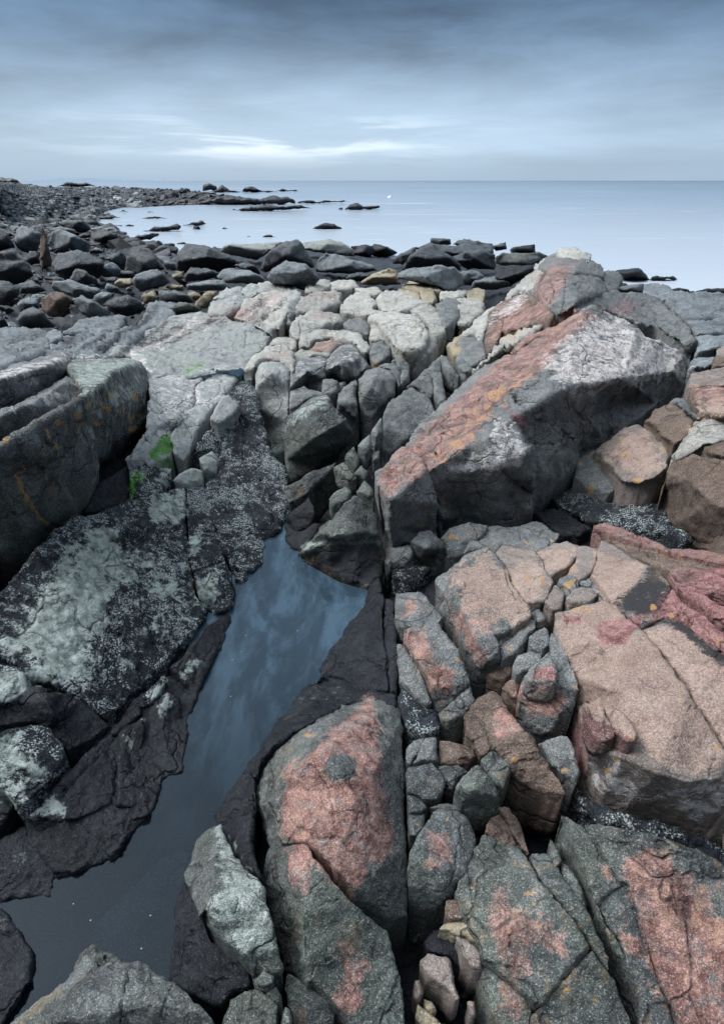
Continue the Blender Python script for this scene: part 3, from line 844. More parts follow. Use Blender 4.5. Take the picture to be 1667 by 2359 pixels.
paint('pale', 'L', '790,1170 1000,1215 1200,1310 1400,1370 1640,1340 1720,1500 1400,1600 1000,1480 780,1380', 20, .5)
paint('tan', 'V', '1010,1280 1090,1235 1180,1370 1100,1390 1040,1350', 30, .5)
paint('red', 'V', '1280,1600 1300,1600 1315,1740 1290,1720', 10, .9)
paint('pink', 'V', '1490,1390 1640,1330 1640,1560 1560,1500', 40, .4)
paint('pink', 'V', '850,1580 900,1640 905,1900 870,1980 700,1960 640,1880 600,1760 640,1660 760,1590', 50, .22)
paint('tan', 'V', '1000,1260 1180,1240 1240,1400 1180,1500 1060,1480 1000,1380', 40, .38)
paint('tan', 'V', '890,1340 1000,1380 1040,1560 940,1580', 40, .30)
paint('tan', 'V', '1040,1960 1240,1900 1320,2295 1100,2295', 60, .28)
paint('pink', 'V', '1380,1900 1622,1960 1622,2300 1430,2300', 50, .30)
spots('orange', 'V', '700,1620 720,1610 690,1650 740,1600 1060,1990 1100,1940 1130,2020 1090,2100 1210,2080 1290,1300 1270,1320 1240,1290 1280,1270 930,1960 1000,1840', 5, .8)
# ------------------------------------------------------------------ the near rocks, one line each
# kind|id|crop|material|name|label|outline (px,px,cm)|ridges|options
ROCKS = r"""
S|cb|V|m|granite_block|large block right of the pool with a ragged red brown patch down its top|775,1560,0 828,1558,2 885,1583,0 898,1612,-2 905,1900,-3 912,2052,-7 868,2046,-6 800,2003,-3 745,1950,-2 690,1886,0 660,1890,0 612,1898,-9 588,1840,-16 566,1795,-20 574,1720,-16 598,1660,-12 650,1618,-7 715,1582,-3|828,1558,2 785,1640,6 725,1685,6 660,1722,5 640,1760,4 632,1830,2 626,1897,-2;800,1800,4;850,1950,0|lift=1 dome=1.2 depth=35 amp=0.7
S|lb|N|m|granite_block|long grey block with two rusty patches, below the block topped with red|330,528,-9 420,518,0 525,492,0 555,505 590,600 690,700 760,800 850,890 910,960 1045,1050 1080,1170 1110,1290 1150,1500 1165,1660 860,1660 750,1500 690,1440 590,1335 540,1345,-3 440,1290,-14 405,1180,-17 360,1050,-17 330,900,-16 300,760,-14 285,650,-12|430,520,1 500,700,2 550,830,1 530,1000,0 540,1200,0 560,1335,-1|dome=1 depth=35 lift=-1 amp=0.7
S|lb2|N|m|granite_block|dark wedge of rock at the bottom edge, below the long grey block|440,1310 520,1355 600,1410 680,1470 720,1545 745,1660 475,1660 450,1510 432,1400||lift=-5 dome=2 amp=0.85
S|pt|M|m|rock_slab|pale green pointed slab standing out of the pool at the lower middle|1370,385,2 1412,480,1 1482,600,0 1552,700,-1 1632,780,-2 1662,900,-3 1692,1020,-4 1722,1150,-5 1752,1270,-7 1742,1315,-8 1682,1310,-7 1622,1290,-6 1572,1338,-7 1552,1240,-3 1500,1180,-1 1400,1090,1 1310,1000,2 1250,900,2 1200,810,1 1160,745,-2 1150,700,-4 1185,620,-3 1205,540,-3 1240,470,-1 1290,420,0|1370,385,2 1345,520,6 1335,700,8 1325,900,7 1400,1090,3|lift=8 dome=.8 depth=16 amp=0.7
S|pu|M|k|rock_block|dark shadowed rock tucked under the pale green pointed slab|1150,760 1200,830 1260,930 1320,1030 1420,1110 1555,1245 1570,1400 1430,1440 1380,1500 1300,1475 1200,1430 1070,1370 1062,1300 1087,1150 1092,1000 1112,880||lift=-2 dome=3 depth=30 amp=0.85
S|bl|M|m|rock_slab|streaked slab rising from the dark water at the bottom left edge|575,1130,-2 640,1160 720,1180 770,1222 830,1232 870,1237 950,1292 1070,1382 1180,1462 1290,1562 1370,1670,-4 60,1670,-12 130,1600,-14 230,1510,-12 330,1440,-10 430,1340,-8 475,1260,-7 505,1190,-5|575,1130,-1 620,1250,3 500,1420,1 380,1600,-2;800,1300,4;1000,1500,3|lift=9 dome=1 depth=30 amp=0.85
S|n1|N|m|stone|rounded dark green stone at the bottom edge under the pointed slab|40,1580 90,1475 170,1420 260,1408 310,1460 370,1505 355,1660 30,1660||lift=3 dome=4 amp=0.85
S|n2|N|m|stone|small roundish stone wedged below the tip of the pointed slab|230,1345 290,1293 350,1330 345,1370 290,1395 240,1385||lift=4 dome=3 depth=12 amp=0.85
S|n3|N|m|stone|tiny chip beside the small round stone near the bottom edge|310,1430 365,1395 390,1450 380,1490 340,1482||lift=2 dome=2 depth=12 amp=0.85
S|n4|N|m|stone|narrow upright chip at the bottom edge between the two dark blocks|388,1650 422,1515 450,1530 460,1620 472,1660||lift=1 dome=2 depth=14 amp=0.85
S|ca|N|m|rock_block|squarish grey block just right of the top of the deep straight crack|1185,25 1340,5 1390,62 1412,130 1370,218 1290,213 1192,170||lift=3 dome=3 amp=0.85
S|cb2|N|m|stone|small grey stone between the squarish block and the wedge stone|1382,22 1500,12 1555,52 1500,92 1470,138 1415,108||lift=3 dome=3 depth=14 amp=0.85
S|cc|V|m|stone|pointed grey stone with pink flecks resting on the cluster of small blocks|1022,1765 1035,1745 1070,1720,3 1093,1745,2 1110,1765 1119,1790,-2 1114,1808,-5 1080,1812,-5 1035,1797,-3|1035,1745,1 1060,1770,4 1110,1785,0|lift=9 dome=2 depth=14 amp=0.85
S|cc2|V|m|stone|dark stone leaning behind the pointed pink flecked stone|1080,1702 1105,1684 1135,1707 1142,1727 1127,1768 1112,1758 1096,1738||lift=6 dome=2 depth=16 amp=0.85
S|cd|N|m|stone|small round lichened stone under the squarish block|1192,205 1240,192 1280,242 1308,282 1270,308 1197,312||lift=1 dome=3 depth=12 amp=0.85
S|ce|N|m|stone|thin sliver of stone above the block with the round red spot|1330,275 1380,252 1500,257 1528,288 1420,290 1350,282||lift=2 dome=1 depth=10 amp=0.85
S|cf|N|m|stone|yellow flecked stone beside the deep straight crack|1195,325 1288,313 1283,400 1240,455 1197,450||lift=1 dome=3 depth=14 amp=0.85
S|cg|N|m|rock_block|grey block with a round red spot in its middle|1340,300 1400,287 1500,302 1560,352 1603,440 1618,482 1580,580 1530,680 1460,790,-2 1420,840,-4 1370,900,-8 1310,935,-10 1230,870,-8 1207,760,-3 1202,600 1232,490 1282,400||lift=3 dome=2.5 depth=30 amp=0.85
S|ch|O|m|rock_slab|wide grey slab with scattered rust red blotches, right of the gap with chips|130,443 250,507 348,527 398,603 468,723 578,833 698,973 793,1142 698,1252 598,1352 508,1462 460,1500 400,1440 310,1370 212,1282 128,1207 112,1110 52,1020 40,970 -10,930 -48,800 -20,720 30,640 70,540||lift=3 dome=1.6 depth=35 amp=0.7
S|ci|O|m|rock_slab|grey slab cut off by a straight crack at the bottom edge, right of centre|800,1170 850,1262 920,1342 980,1472 1060,1670 420,1670 440,1565 510,1482 612,1372 702,1270||lift=2 dome=1.2 depth=35 amp=0.85
S|cj|O|m|rock_slab|narrow ochre edged slab at the bottom edge beside the dark gap|128,1232 210,1296 308,1385 400,1460 430,1560 400,1670 260,1670 190,1540 140,1420 112,1300||lift=0 dome=2 depth=35 amp=0.85
S|ck|O|b|rock_block|thin brown splinter block above the wide blotched slab|212,270 280,290 330,352 370,432 405,560 350,508 300,420 248,340||lift=2 dome=2 amp=0.85
S|ck2|O|b|rock_block|small brownish cap block at the upper corner of the wide blotched slab|160,362 220,317 270,372 325,508 250,500 132,430||lift=2 dome=2 amp=0.85
S|cl|N|b|stone|ochre and rust coloured stone at the left corner of the wide slab|1430,862 1478,852 1518,900 1538,970 1450,978 1420,940||lift=1 dome=2 depth=14 amp=0.85
S|cl2|N|y|stone|orange lichened stone below the left corner of the wide slab|1382,1030 1430,992 1560,977 1622,1060 1640,1148 1550,1072 1480,1062||lift=0 dome=2 depth=14 amp=0.85
S|cm1|N|p|stone|salmon pink broken stone hugging the left side of the wide slab|1492,1082 1560,1102 1638,1182 1648,1280 1590,1272 1530,1200||lift=1 dome=3 depth=14 amp=0.85
S|cm2|N|p|stone|long pinkish splinter lying in the dark gap near the bottom|1265,1242 1312,1182 1390,1212 1440,1222 1470,1350 1510,1458 1480,1480 1400,1380 1310,1320||lift=-2 dome=3 depth=14 amp=0.85
S|cm3|N|p|stone|small pink oval stone in the dark gap beside the deep crack|1230,1352 1260,1346 1280,1420 1260,1480 1226,1450||lift=-4 dome=3 depth=12 amp=0.85
S|cm4|N|p|stone|slim pink chip near the bottom edge in the dark gap|1560,1492 1598,1482 1610,1568 1580,1572||lift=-4 dome=2 depth=10 amp=0.85
S|cm5|N|y|stone|golden lichened pebble in the dark gap near the bottom|1292,1472 1338,1492 1360,1540 1330,1562 1300,1530||lift=-5 dome=3 depth=10 amp=0.85
S|cm6|N|y|stone|ochre stone at the bottom edge beside the deep straight crack|1250,1500 1340,1570 1400,1620 1430,1660 1300,1660 1240,1580||lift=-4 dome=3 depth=12 amp=0.85
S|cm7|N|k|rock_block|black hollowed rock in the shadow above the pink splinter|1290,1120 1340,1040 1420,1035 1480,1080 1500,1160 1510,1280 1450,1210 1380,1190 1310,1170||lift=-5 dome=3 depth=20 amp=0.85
S|cn|O|m|rock_slab|long strip of stone with a pink streak between two parallel cracks|425,580 518,562 600,682 698,840 778,950 850,1100 898,1200 900,1282 830,1185 702,985 562,815 465,690||lift=1 dome=2 amp=0.85
S|co|O|m|rock_block|narrow dark green block filling the crack beside the tall pale slab|600,642 640,622 700,702 740,800 758,900 740,918 680,848 620,742||lift=-2 dome=2 amp=0.85
S|cp|O|m|stone|small pointed shard standing in the crack|540,470 570,512 613,600 572,636 545,580||lift=2 dome=2 depth=18 amp=0.85
S|cq|O|m|rock_slab|slim grey slab running down beside the big brown slab, pointed at its top|615,337,2 650,342,2 740,402,0 790,462 840,558 900,642 948,720 975,760 930,802 870,832 835,880 880,1000 950,1100 1010,1220 1070,1350,-4 1010,1350,-8 930,1200,-8 870,1070,-8 800,900,-8 740,760,-7 680,640,-6 605,512,-5 615,402,-1|650,342,3 700,500,3 800,760,2 870,1000,0 950,1180,-2|lift=2 dome=1 depth=35 amp=0.85
S|cr|O|m|rock_slab|big slab with a wide reddish brown face in the bottom right corner|765,395 850,385 1000,405 1150,435 1300,485 1450,555 1580,625 1700,700 1700,1680 1335,1660 1280,1500 1232,1400 1200,1290 1165,1170 1120,1030 1060,850 1025,770 965,735 900,620 840,530 785,450||lift=2 dome=1.5 depth=40 amp=0.6
S|cr2|O|m|rock_slab|grey strip with pinkish marks along the left side of the big brown slab|845,885 870,842 958,775 1020,780 1052,860 1112,1040 1156,1180 1192,1300 1228,1410 1270,1500 1322,1670 1110,1670 1082,1400 1022,1235 960,1095 890,990||lift=1 dome=1.2 depth=40 amp=0.85
S|pa|L|p|rock_slab|largest smooth pinkish tan slab, with two red stones resting on it|575,312,0 640,287 780,257 880,227 972,287 1095,402 1235,582 1375,762 1445,892 1530,1020 1630,1170 1720,1280,-4 1720,1860,-24 1500,1740,-21 1400,1690,-20 1200,1600,-19 1000,1535,-17 850,1480,-15 780,1430,-14 742,1345,-14 702,1100,-14 718,880,-8 692,700,-3 622,520 572,430|718,880,-1 790,1150,1 1000,1200,2 1200,1300,2 1400,1355,1 1600,1340,0 1720,1400,-2;1000,800,3;1300,1050,3|lift=4 dome=1 depth=30 amp=0.5
S|ra|L|r|stone|left of two red stones lying side by side on the tan slab|745,870 790,880 870,890 888,960 935,1040 945,1080 900,1100 830,1108 800,1080 765,990||lift=10 dome=2 depth=6 s=3.5 amp=0.85
S|rb|L|r|stone|right of two red stones lying side by side on the tan slab, tongue shaped|880,900 930,885 990,930 1050,1000 1078,1060 1050,1110 1010,1108 960,1070 930,1010||lift=10 dome=2.4 depth=6 s=3.5 amp=0.85
S|rc|V|m|stone|flat grey scab of stone on the red topped block|738,1708,0 760,1703 775,1715 792,1690 796,1715 785,1740 752,1744 740,1732||lift=5 dome=.5 depth=5 s=3 amp=.3
S|pl|O|d|rock_ledge|dark crumbling ledge along the foot of the tan slab|560,25 650,62 740,185 800,245 1000,305 1200,365 1400,435 1700,590 1700,690 1500,590 1300,500 1100,440 900,385 800,350 700,262 600,152||lift=-9 dome=5 depth=30 amp=1.8
S|pb|L|p|rock_slab|tan slab at the right edge, split from the largest tan slab by a diagonal crack|1120,418 1250,345 1350,355 1450,432 1560,545 1720,650 1720,1262 1640,1150 1545,1010 1460,885 1390,757 1248,572||lift=3 dome=1.5 depth=35 amp=0.5
S|c1|I|r|rock_ridge|uppermost broken pink ridge under the large brown boulder|815,842 880,822 950,842 1100,902 1300,982 1500,982 1720,1030 1720,1100 1500,1055 1350,1022 1200,982 1050,932 950,902||lift=6 dome=.6 amp=.6
S|c2|I|b|rock_ridge|thin brownish ridge strip between the dark band and the red slabs|930,935 1050,960 1200,1000 1350,1045 1500,1075 1720,1120 1720,1200 1500,1115 1360,1092 1290,1122 1180,1080 1060,1030||lift=3 dome=.6 amp=.6
S|c3|I|r|rock_slab|red slab with a small dark hollow near the right edge|1350,1092 1500,1118 1720,1215 1720,1300 1560,1250 1480,1260 1400,1230 1290,1124||lift=4 dome=.6 amp=.6
S|c4|L|r|rock_slab|long red strip of rock running to the right edge below the hollowed slab|1280,55 1330,110 1450,175 1560,235 1720,300 1720,400 1560,310 1440,215 1340,150||lift=4 dome=.6 amp=.6
S|c5|L|r|rock_slab|red fissured slab beside the black stained patch|1140,378 1180,322 1240,262 1272,190 1300,152 1380,250 1500,340 1600,422 1720,500 1720,640 1640,570 1540,490 1440,420 1355,350 1260,330 1165,372||lift=4 dome=.6 amp=.6
S|d1|I|p|rock_slab|smooth greyish tan slab with a black stain across its lower right|862,940 940,964 1050,1042 1160,1102 1268,1182 1288,1232 1232,1330 1200,1400 1135,1455 1085,1440 990,1368 922,1308 862,1228 795,1155 825,1080 835,990||lift=4 dome=1.6 depth=30 amp=0.5
S|d2|I|p|rock_block|small tan block left of the black stained slab|722,978 828,978 818,1078 785,1130 712,1185 642,1132 702,1060||lift=3 dome=1.5 amp=0.85
S|d3|I|p|rock_block|pinkish tan block under the dark overhang, with a straight left crack|472,1012 560,952 640,947 712,972 705,1020 638,1098 530,1165 505,1082||lift=2 dome=1.5 amp=0.85
S|d4|I|g|rock_block|grey block directly below the corner of the great wedge boulder|160,855 345,842 452,812 520,852 598,892 588,920 468,1008 428,985 370,980 250,957 200,1002 150,972 42,982 0,1015 60,940||lift=1 dome=1.5 amp=0.85
S|d5|I|p|rock_block|grey and tan block veined with yellow lichen, in the middle of the fractured area|207,1012 250,962 370,992 432,1000 498,1085 543,1200 518,1290 480,1318 385,1318 302,1190 252,1085||lift=3 dome=1.5 amp=0.85
S|e1|V|g|granite_block|broad grey granite block with a pink lower edge, centre right|975,1300,-3 1010,1275 1040,1245 1092,1229 1112,1240 1128,1272 1146,1311 1175,1351 1186,1367 1185,1384 1160,1398 1146,1412 1106,1423 1120,1452 1122,1477,-3 1110,1495,-6 1078,1506,-8 1063,1495,-8 1045,1452,-7 1030,1420,-8 1000,1385,-9 990,1369,-8 1000,1335,-6 980,1318,-5|1010,1275,0 1030,1340,1 1060,1420,0 1095,1480,-1|lift=5 dome=1.5 depth=30 amp=0.7
S|e2|L|g|rock_block|cracked small grey block below the broad grey granite block|200,452 300,422 350,382 410,337 443,352 443,398 400,428 370,488 330,538 240,598 232,530||lift=2 dome=2 amp=0.85
S|e3|L|g|stone|small grey stone in the junction of the wide cracks|428,302 470,282 518,330 480,368 440,350||lift=1 dome=2 depth=12 amp=0.85
S|e4|L|p|stone|tan stone with sharp corners beside the crack junction|505,230 572,132 630,188 602,268 552,292||lift=2 dome=2 depth=16 amp=0.85
S|e6|L|g|stone|yellow lichened grey stone above the largest tan slab|590,92 650,62 714,100 708,148 650,188 620,142||lift=3 dome=2 depth=16 amp=0.85
S|e7|L|p|stone|flat pinkish stone with grey edges bordering the largest tan slab|642,212 692,152 790,147 828,188 780,238 672,240||lift=3 dome=1.5 depth=16 amp=.4
S|e8|L|g|stone|thin grey sliver left of the black stained slab|725,100 790,90 830,140 920,260 860,220 800,140 730,130||lift=2 dome=1.2 depth=16 amp=0.85
S|f1|L|g|rock_block|pink blotched block with a pointed foot, left of the largest tan slab|360,742 380,692 412,738 500,760 568,752 572,700 550,590 530,500 545,432 590,462 640,570 688,690 708,780 688,840,-3 600,940,-6 545,1050,-10 490,1074,-12 440,1052,-10 382,970,-7 346,870,-4||lift=4 dome=2 depth=25 amp=0.85
S|f2|L|g|stone|pink topped slab fragment lying on the pink blotched block|380,695 440,635 530,548 570,640 578,748 510,758 420,738||lift=8 dome=1.5 depth=8 amp=0.85
S|f3|L|g|stone|upper grey fragment of the block beside the largest tan slab|422,520 412,452 500,392 528,420 533,500 498,538||lift=3 dome=2 depth=18 amp=0.85
S|f4|L|g|stone|pinkish grey fragment above the pink topped fragment|312,620 342,572 420,542 488,560 478,620 400,658 332,680||lift=2 dome=2.5 depth=18 amp=0.85
S|f5|L|b|stone|small reddish block left of the pink blotched block|242,770 300,722 356,704 348,760 336,848 290,830||lift=-2 dome=3 depth=18 amp=0.85
S|f6|L|b|stone|dark red stone sunk between the granite block and the reddish block|152,680 230,622 298,622 308,680 250,728 182,718||lift=-3 dome=3 depth=18 amp=0.6
S|g1|L|b|boulder|rounded brownish boulder with one red patch above the heap of small blocks|12,950 80,848 180,802 240,850 300,940 350,1010 420,1080 470,1160 540,1280 600,1360 630,1430 500,1410 350,1370 250,1250 200,1160 112,1208 62,1150 22,1060||lift=1 dome=5 depth=25 amp=0.85
S|g2|L|g|rock_block|dark grey block with ochre flecks at the foot of the tan slab's left side|470,1122 560,1082 640,1082 690,1152 718,1290 698,1360 600,1302 540,1232||lift=-3 dome=3 depth=25 amp=0.85
S|k1|K|g|rock_block|small grey block with a pink corner at the head of the deep straight crack|1112,182 1270,167 1328,240 1398,320 1378,378 1150,393 1117,370 1112,260||lift=4 dome=2 depth=30 amp=0.85
S|k2|K|g|rock_block|long grey block with a winding salmon pink streak|1162,402 1378,387 1450,472 1500,560 1568,742 1470,830,-2 1380,905,-5 1342,850,-4 1332,760 1282,640 1232,580 1165,490||lift=4 dome=2.5 depth=30 amp=0.85
S|k3|K|g|rock_block|slim dark grey block leaning beside the salmon streaked block|1122,502 1150,502 1218,580 1276,680 1334,860 1300,883 1230,828 1152,720 1132,620||lift=2 dome=2 depth=30 amp=0.85
S|k4|K|d|rock_block|lowest dark grey block at the left of the salmon streaked block|1134,655 1160,765 1230,842 1300,892 1350,902 1388,990 1370,1030 1290,1058 1200,1020 1142,930||lift=0 dome=3 depth=30 amp=0.85
S|k5|K|g|rock_block|small dark block at the foot of the salmon streaked block|1382,930 1480,842 1568,755 1608,850 1540,930 1440,973 1402,965||lift=1 dome=3 depth=25 amp=0.85
S|k6|K|g|stone|upright grey stone below the lowest dark block|1182,1150 1230,1102 1288,1082 1268,1150 1202,1246 1182,1230||lift=0 dome=3 depth=18 amp=0.85
S|k7|K|g|stone|grey wedge stone on top of the squarish grey block|1292,1092 1358,1082 1378,1230 1290,1220 1222,1238||lift=2 dome=3 depth=18 amp=0.85
S|k8|K|b|stone|reddish brown stone between the wedge stone and the rounded boulder|1388,1102 1500,1112 1590,1152 1618,1200 1560,1248 1390,1246||lift=0 dome=3 depth=18 amp=0.85
S|wa|K|k|rock_slab|black wedge shaped slab with a yellowish band, right bank of the pool|1010,172,-3 1028,250 1030,430 1050,600 1058,778 880,778 760,708 655,690,-5 652,650,-7 720,520,-7 790,450,-7 830,370,-7 900,290,-7 942,200,-6||lift=4 dome=2 depth=25 amp=0.85
S|wb|K|k|rock_slab|narrow black strip of rock between the black wedge and the deep crack|1042,210 1098,232 1108,400 1116,600 1120,800 1072,800 1060,600 1045,400||lift=2 dome=2 depth=25 amp=0.85
S|wc|K|k|rock_slab|black rock shelf between the pool and the large red topped block|642,700 798,710 888,775 1110,812 1120,900 940,880 800,880 600,980 450,1060 340,1130 290,1200 250,1310 200,1352,-4 150,1345,-8 210,1240,-8 265,1180,-8 290,1110,-8 350,1030,-8 375,965,-8 440,910,-8 480,830,-8 570,740,-8 610,740,-7||lift=2 dome=2 depth=25 amp=0.85
S|wd|N|k|rock_block|black rock at the water's edge above the tip of the pale green slab|180,35 230,105 222,300 205,500 270,700 170,640 60,450 10,372,-6 -18,325,-8 5,285,-8 62,180,-8 130,122,-7||lift=1 dome=3 depth=25 amp=0.85
S|we|H|k|stone|black rock at the point where the pool ends at the deep crack|930,1290 960,1200 1010,1160 1025,1240 1020,1340 1000,1420 940,1330||lift=-1 dome=2 depth=18 amp=0.85
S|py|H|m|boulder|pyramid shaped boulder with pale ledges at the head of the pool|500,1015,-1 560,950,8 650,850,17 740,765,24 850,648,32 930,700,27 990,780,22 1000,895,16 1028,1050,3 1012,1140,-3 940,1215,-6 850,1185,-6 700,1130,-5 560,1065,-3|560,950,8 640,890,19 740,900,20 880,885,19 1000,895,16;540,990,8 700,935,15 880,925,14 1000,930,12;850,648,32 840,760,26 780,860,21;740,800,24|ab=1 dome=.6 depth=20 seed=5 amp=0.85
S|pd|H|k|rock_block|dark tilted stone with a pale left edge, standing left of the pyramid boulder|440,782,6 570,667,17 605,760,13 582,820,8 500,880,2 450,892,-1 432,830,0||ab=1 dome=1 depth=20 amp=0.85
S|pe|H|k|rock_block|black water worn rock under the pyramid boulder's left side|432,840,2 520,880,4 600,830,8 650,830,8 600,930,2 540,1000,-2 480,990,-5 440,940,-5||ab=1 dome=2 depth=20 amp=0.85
S|h1|H|m|stone|pale angular chip above the pyramid boulder, left of the crack|730,482 790,452 868,540 815,558||lift=10 dome=1.5 depth=10 amp=0.85
S|h2|H|m|stone|wedge stone with a pale top just behind the pyramid boulder|700,672 788,592 838,630 812,680 720,702||lift=14 dome=2 depth=12 amp=0.85
S|h3|H|m|stone|small lichened stone in the gully between the two big leaning blocks|842,522 900,467 938,510 920,558||lift=8 dome=2 depth=12 amp=0.85
S|h4|H|m|stone|pair of thin upright plates beside the pyramid boulder, seen as one stone|870,628 920,562 958,600 978,678||lift=12 dome=2 depth=12 amp=0.85
S|h5|H|g|stone|light grey chip below the heart shaped block|962,240 1020,172 1028,250 990,288||lift=10 dome=2 depth=12 amp=0.85
S|h6|H|g|stone|pale stone in the narrow gully, left of the diamond shaped slab|880,340 948,272 960,330 930,380||lift=10 dome=2 depth=12 amp=0.85
S|h7|H|m|stone|broken stone with reddish grain halfway up the gully|800,420 850,352 888,440 860,478||lift=8 dome=2 depth=12 amp=0.85
S|h8|H|g|stone|little pale stone at the foot of the diamond shaped slab|970,392 1008,372 1010,428 972,440||lift=8 dome=2 depth=10 amp=0.85
S|W1|F|g|boulder|great wedge shaped boulder with a white top and pink left slope, the largest rock|790,300,86 960,335,82 1080,400,79 1130,465,73 1220,490,70 1370,590,62 1420,690,50 1380,770,45 1300,810,42 1200,890,38 1080,980,34 1000,1040,31 860,1130,26 720,1190,23 690,1240,21 560,1340,17 412,1450,14 412,1520,12 380,1560,10 200,1645,8 60,1610,9 -60,1582,10 -160,1641,12 -153,1511,24 -190,1411,36 -230,1330,43 -240,1270,45 -300,1208,46 -373,1158,44 -253,1021,46 -133,911,48 -33,811,50 60,720,52 250,620,58 450,500,66 640,385,77|-230,1330,43 -190,1290,46 27,1161,52 150,930,58 300,830,62 470,690,68 500,660,69 560,560,72 640,500,76 700,420,80 790,300,86;470,690,68 620,800,66 700,780,66 1000,730,64 1300,690,56 1420,690,50;150,930,58 180,1111,54 290,991,57 405,1190,49 408,1350,35 200,1271,45 180,1111,54;27,1161,52 0,1320,41 200,1275,45;300,1010,55 425,1185,37 440,1340,24 412,1450,14;700,1000,42;1000,900,40|ab=1 dome=0 depth=25 rnd=2 taper=.05 seed=21 amp=0.7
S|W2|H|g|rock_block|pink topped block at the lower left end of the great wedge boulder|990,512,42 1160,357,44 1238,400,46 1300,490,45 1338,580,38 1368,700,29 1356,830,16 1240,888,12 1200,958,9 1082,978,8 1080,1090,3 1062,1140,0 1045,1000,5 1037,850,14 1022,680,32 1010,580,39|1010,580,40 1080,680,40 1300,490,45;1080,680,40 1075,850,22 1082,978,8|ab=1 dome=.5 depth=20 rnd=2 seed=8 amp=0.7
S|W3|H|g|rock_block|light speckled cube of granite at the foot of the great wedge boulder|1215,940,17 1260,890,19 1330,875,19 1380,930,17 1420,982,12 1390,1030,5 1270,1073,2 1240,1040,6|1215,940,17 1300,985,17 1420,982,13;1300,985,17 1270,1073,3|ab=1 dome=.5 depth=20 amp=0.85
S|W4|H|g|rock_block|small block in the lower left corner of the great wedge boulder|1083,985,8 1200,965,12 1222,1020,10 1180,1088,4 1090,1108,1||ab=1 dome=1.5 depth=15 amp=0.85
S|W5|H|g|rock_block|speckled dark grey block between the light cube and the wedge overhang|1392,920,16 1450,862,19 1560,822,20 1690,842,18 1640,920,17 1530,1030,11 1430,1058,7 1425,980,12||ab=1 dome=2 depth=20 amp=0.85
S|W6|H|d|rock_block|dark low rock under the light speckled cube|1088,1120,0 1200,1095,3 1250,1082,4 1330,1105,4 1300,1168,0 1190,1205,-4 1112,1170,-4||ab=1 dome=2 depth=20 amp=0.85
S|t1|F|p|rock_ledge|stepped pink and grey strip along the back of the great wedge boulder|0,770,44 100,690,47 250,590,54 400,490,62 560,410,70 640,372,74 560,440,70 450,500,64 250,615,55 60,715,50 -20,790,46||ab=1 dome=5 depth=15 amp=2
S|t2|F|w|rock_ledge|outer ledge of thin pale layers left of the great wedge boulder|60,690,46 200,555,54 350,450,62 470,390,68 560,385,70 450,445,66 300,535,58 150,635,50||ab=1 dome=5 depth=15 amp=2
S|f8|I|p|rock_block|pinkish rock with a black patch under the right side of the great wedge boulder|822,380 900,312 1000,232 1090,212 1170,242 1218,290 1286,400 1275,480 1200,548 1100,588 1000,578 930,500 872,430||lift=2 dome=5 depth=25 amp=0.85
S|f9|I|g|rock_block|blue grey rock blotched with yellow lichen, half under the great wedge boulder|705,440 805,375 872,440 925,515 955,590 900,638 700,550||lift=-3 dome=4 depth=25 amp=0.85
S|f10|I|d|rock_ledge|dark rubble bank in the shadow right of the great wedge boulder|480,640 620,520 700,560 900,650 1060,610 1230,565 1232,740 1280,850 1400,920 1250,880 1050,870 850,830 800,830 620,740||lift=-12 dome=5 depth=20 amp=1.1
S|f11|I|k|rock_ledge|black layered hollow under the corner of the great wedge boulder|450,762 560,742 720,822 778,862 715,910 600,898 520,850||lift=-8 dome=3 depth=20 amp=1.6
S|f4|I|b|boulder|brown rounded boulder with yellow edge, right of the great wedge boulder|1137,190 1200,122 1290,92 1340,112 1428,190 1418,250 1368,310 1300,368 1270,310 1220,270 1180,230||lift=4 dome=6 depth=25 amp=0.85
S|f3|F|g|rock_block|grey knobbly block above the brown rounded boulder|1282,890 1330,852 1380,852 1420,930 1478,970 1465,1000 1400,960 1335,903||lift=5 dome=4 depth=25 amp=0.85
S|f2|F|b|boulder|pink topped boulder at the right edge, above the orange tinged one|1412,860 1432,812 1520,792 1720,800 1720,970 1600,988 1500,958 1430,910||lift=8 dome=6 depth=25 amp=0.85
S|f1b|F|p|boulder|pale pink flat boulder at the right edge level with the great boulder's tip|1400,780 1420,702 1500,682 1720,660 1720,790 1500,785 1430,800||lift=8 dome=4 depth=25 amp=0.85
S|f5|I|w|boulder|orange tinged pale boulder at the right edge|1302,395 1375,300 1435,200 1500,190 1720,160 1720,312 1600,320 1500,345 1420,400 1330,448||lift=6 dome=4 depth=25 amp=0.85
S|f7|I|b|rock_block|small orange brown block at the right edge on the large brown boulder|1502,350 1600,327 1720,320 1720,440 1530,400||lift=8 dome=3 depth=15 amp=0.85
S|f6|I|b|boulder|large brown boulder at the right edge with a pale band across its upper face|1250,590,-4 1272,520 1312,445 1420,402,3 1520,412,3 1720,460,4 1720,1020,-22 1560,965,-24 1400,905,-24 1290,845,-22 1242,745,-18 1232,650,-11|1250,590,-2 1400,560,2 1550,700,0 1720,780,-2|lift=6 dome=3 depth=30 amp=0.6
S|LB1|D|g|boulder|uppermost of the three stacked left slabs, with a bright flat top|-80,745,0 0,692,0 100,652,1 250,612,1 400,587,0 432,622,-4 420,700,-12 400,717,-13 270,792,-13 150,862,-13 0,928,-14 -80,965,-15|-80,775,3 0,740,4 120,710,4 300,660,3 432,622,-2|lift=19 dome=1 depth=25 amp=0.5
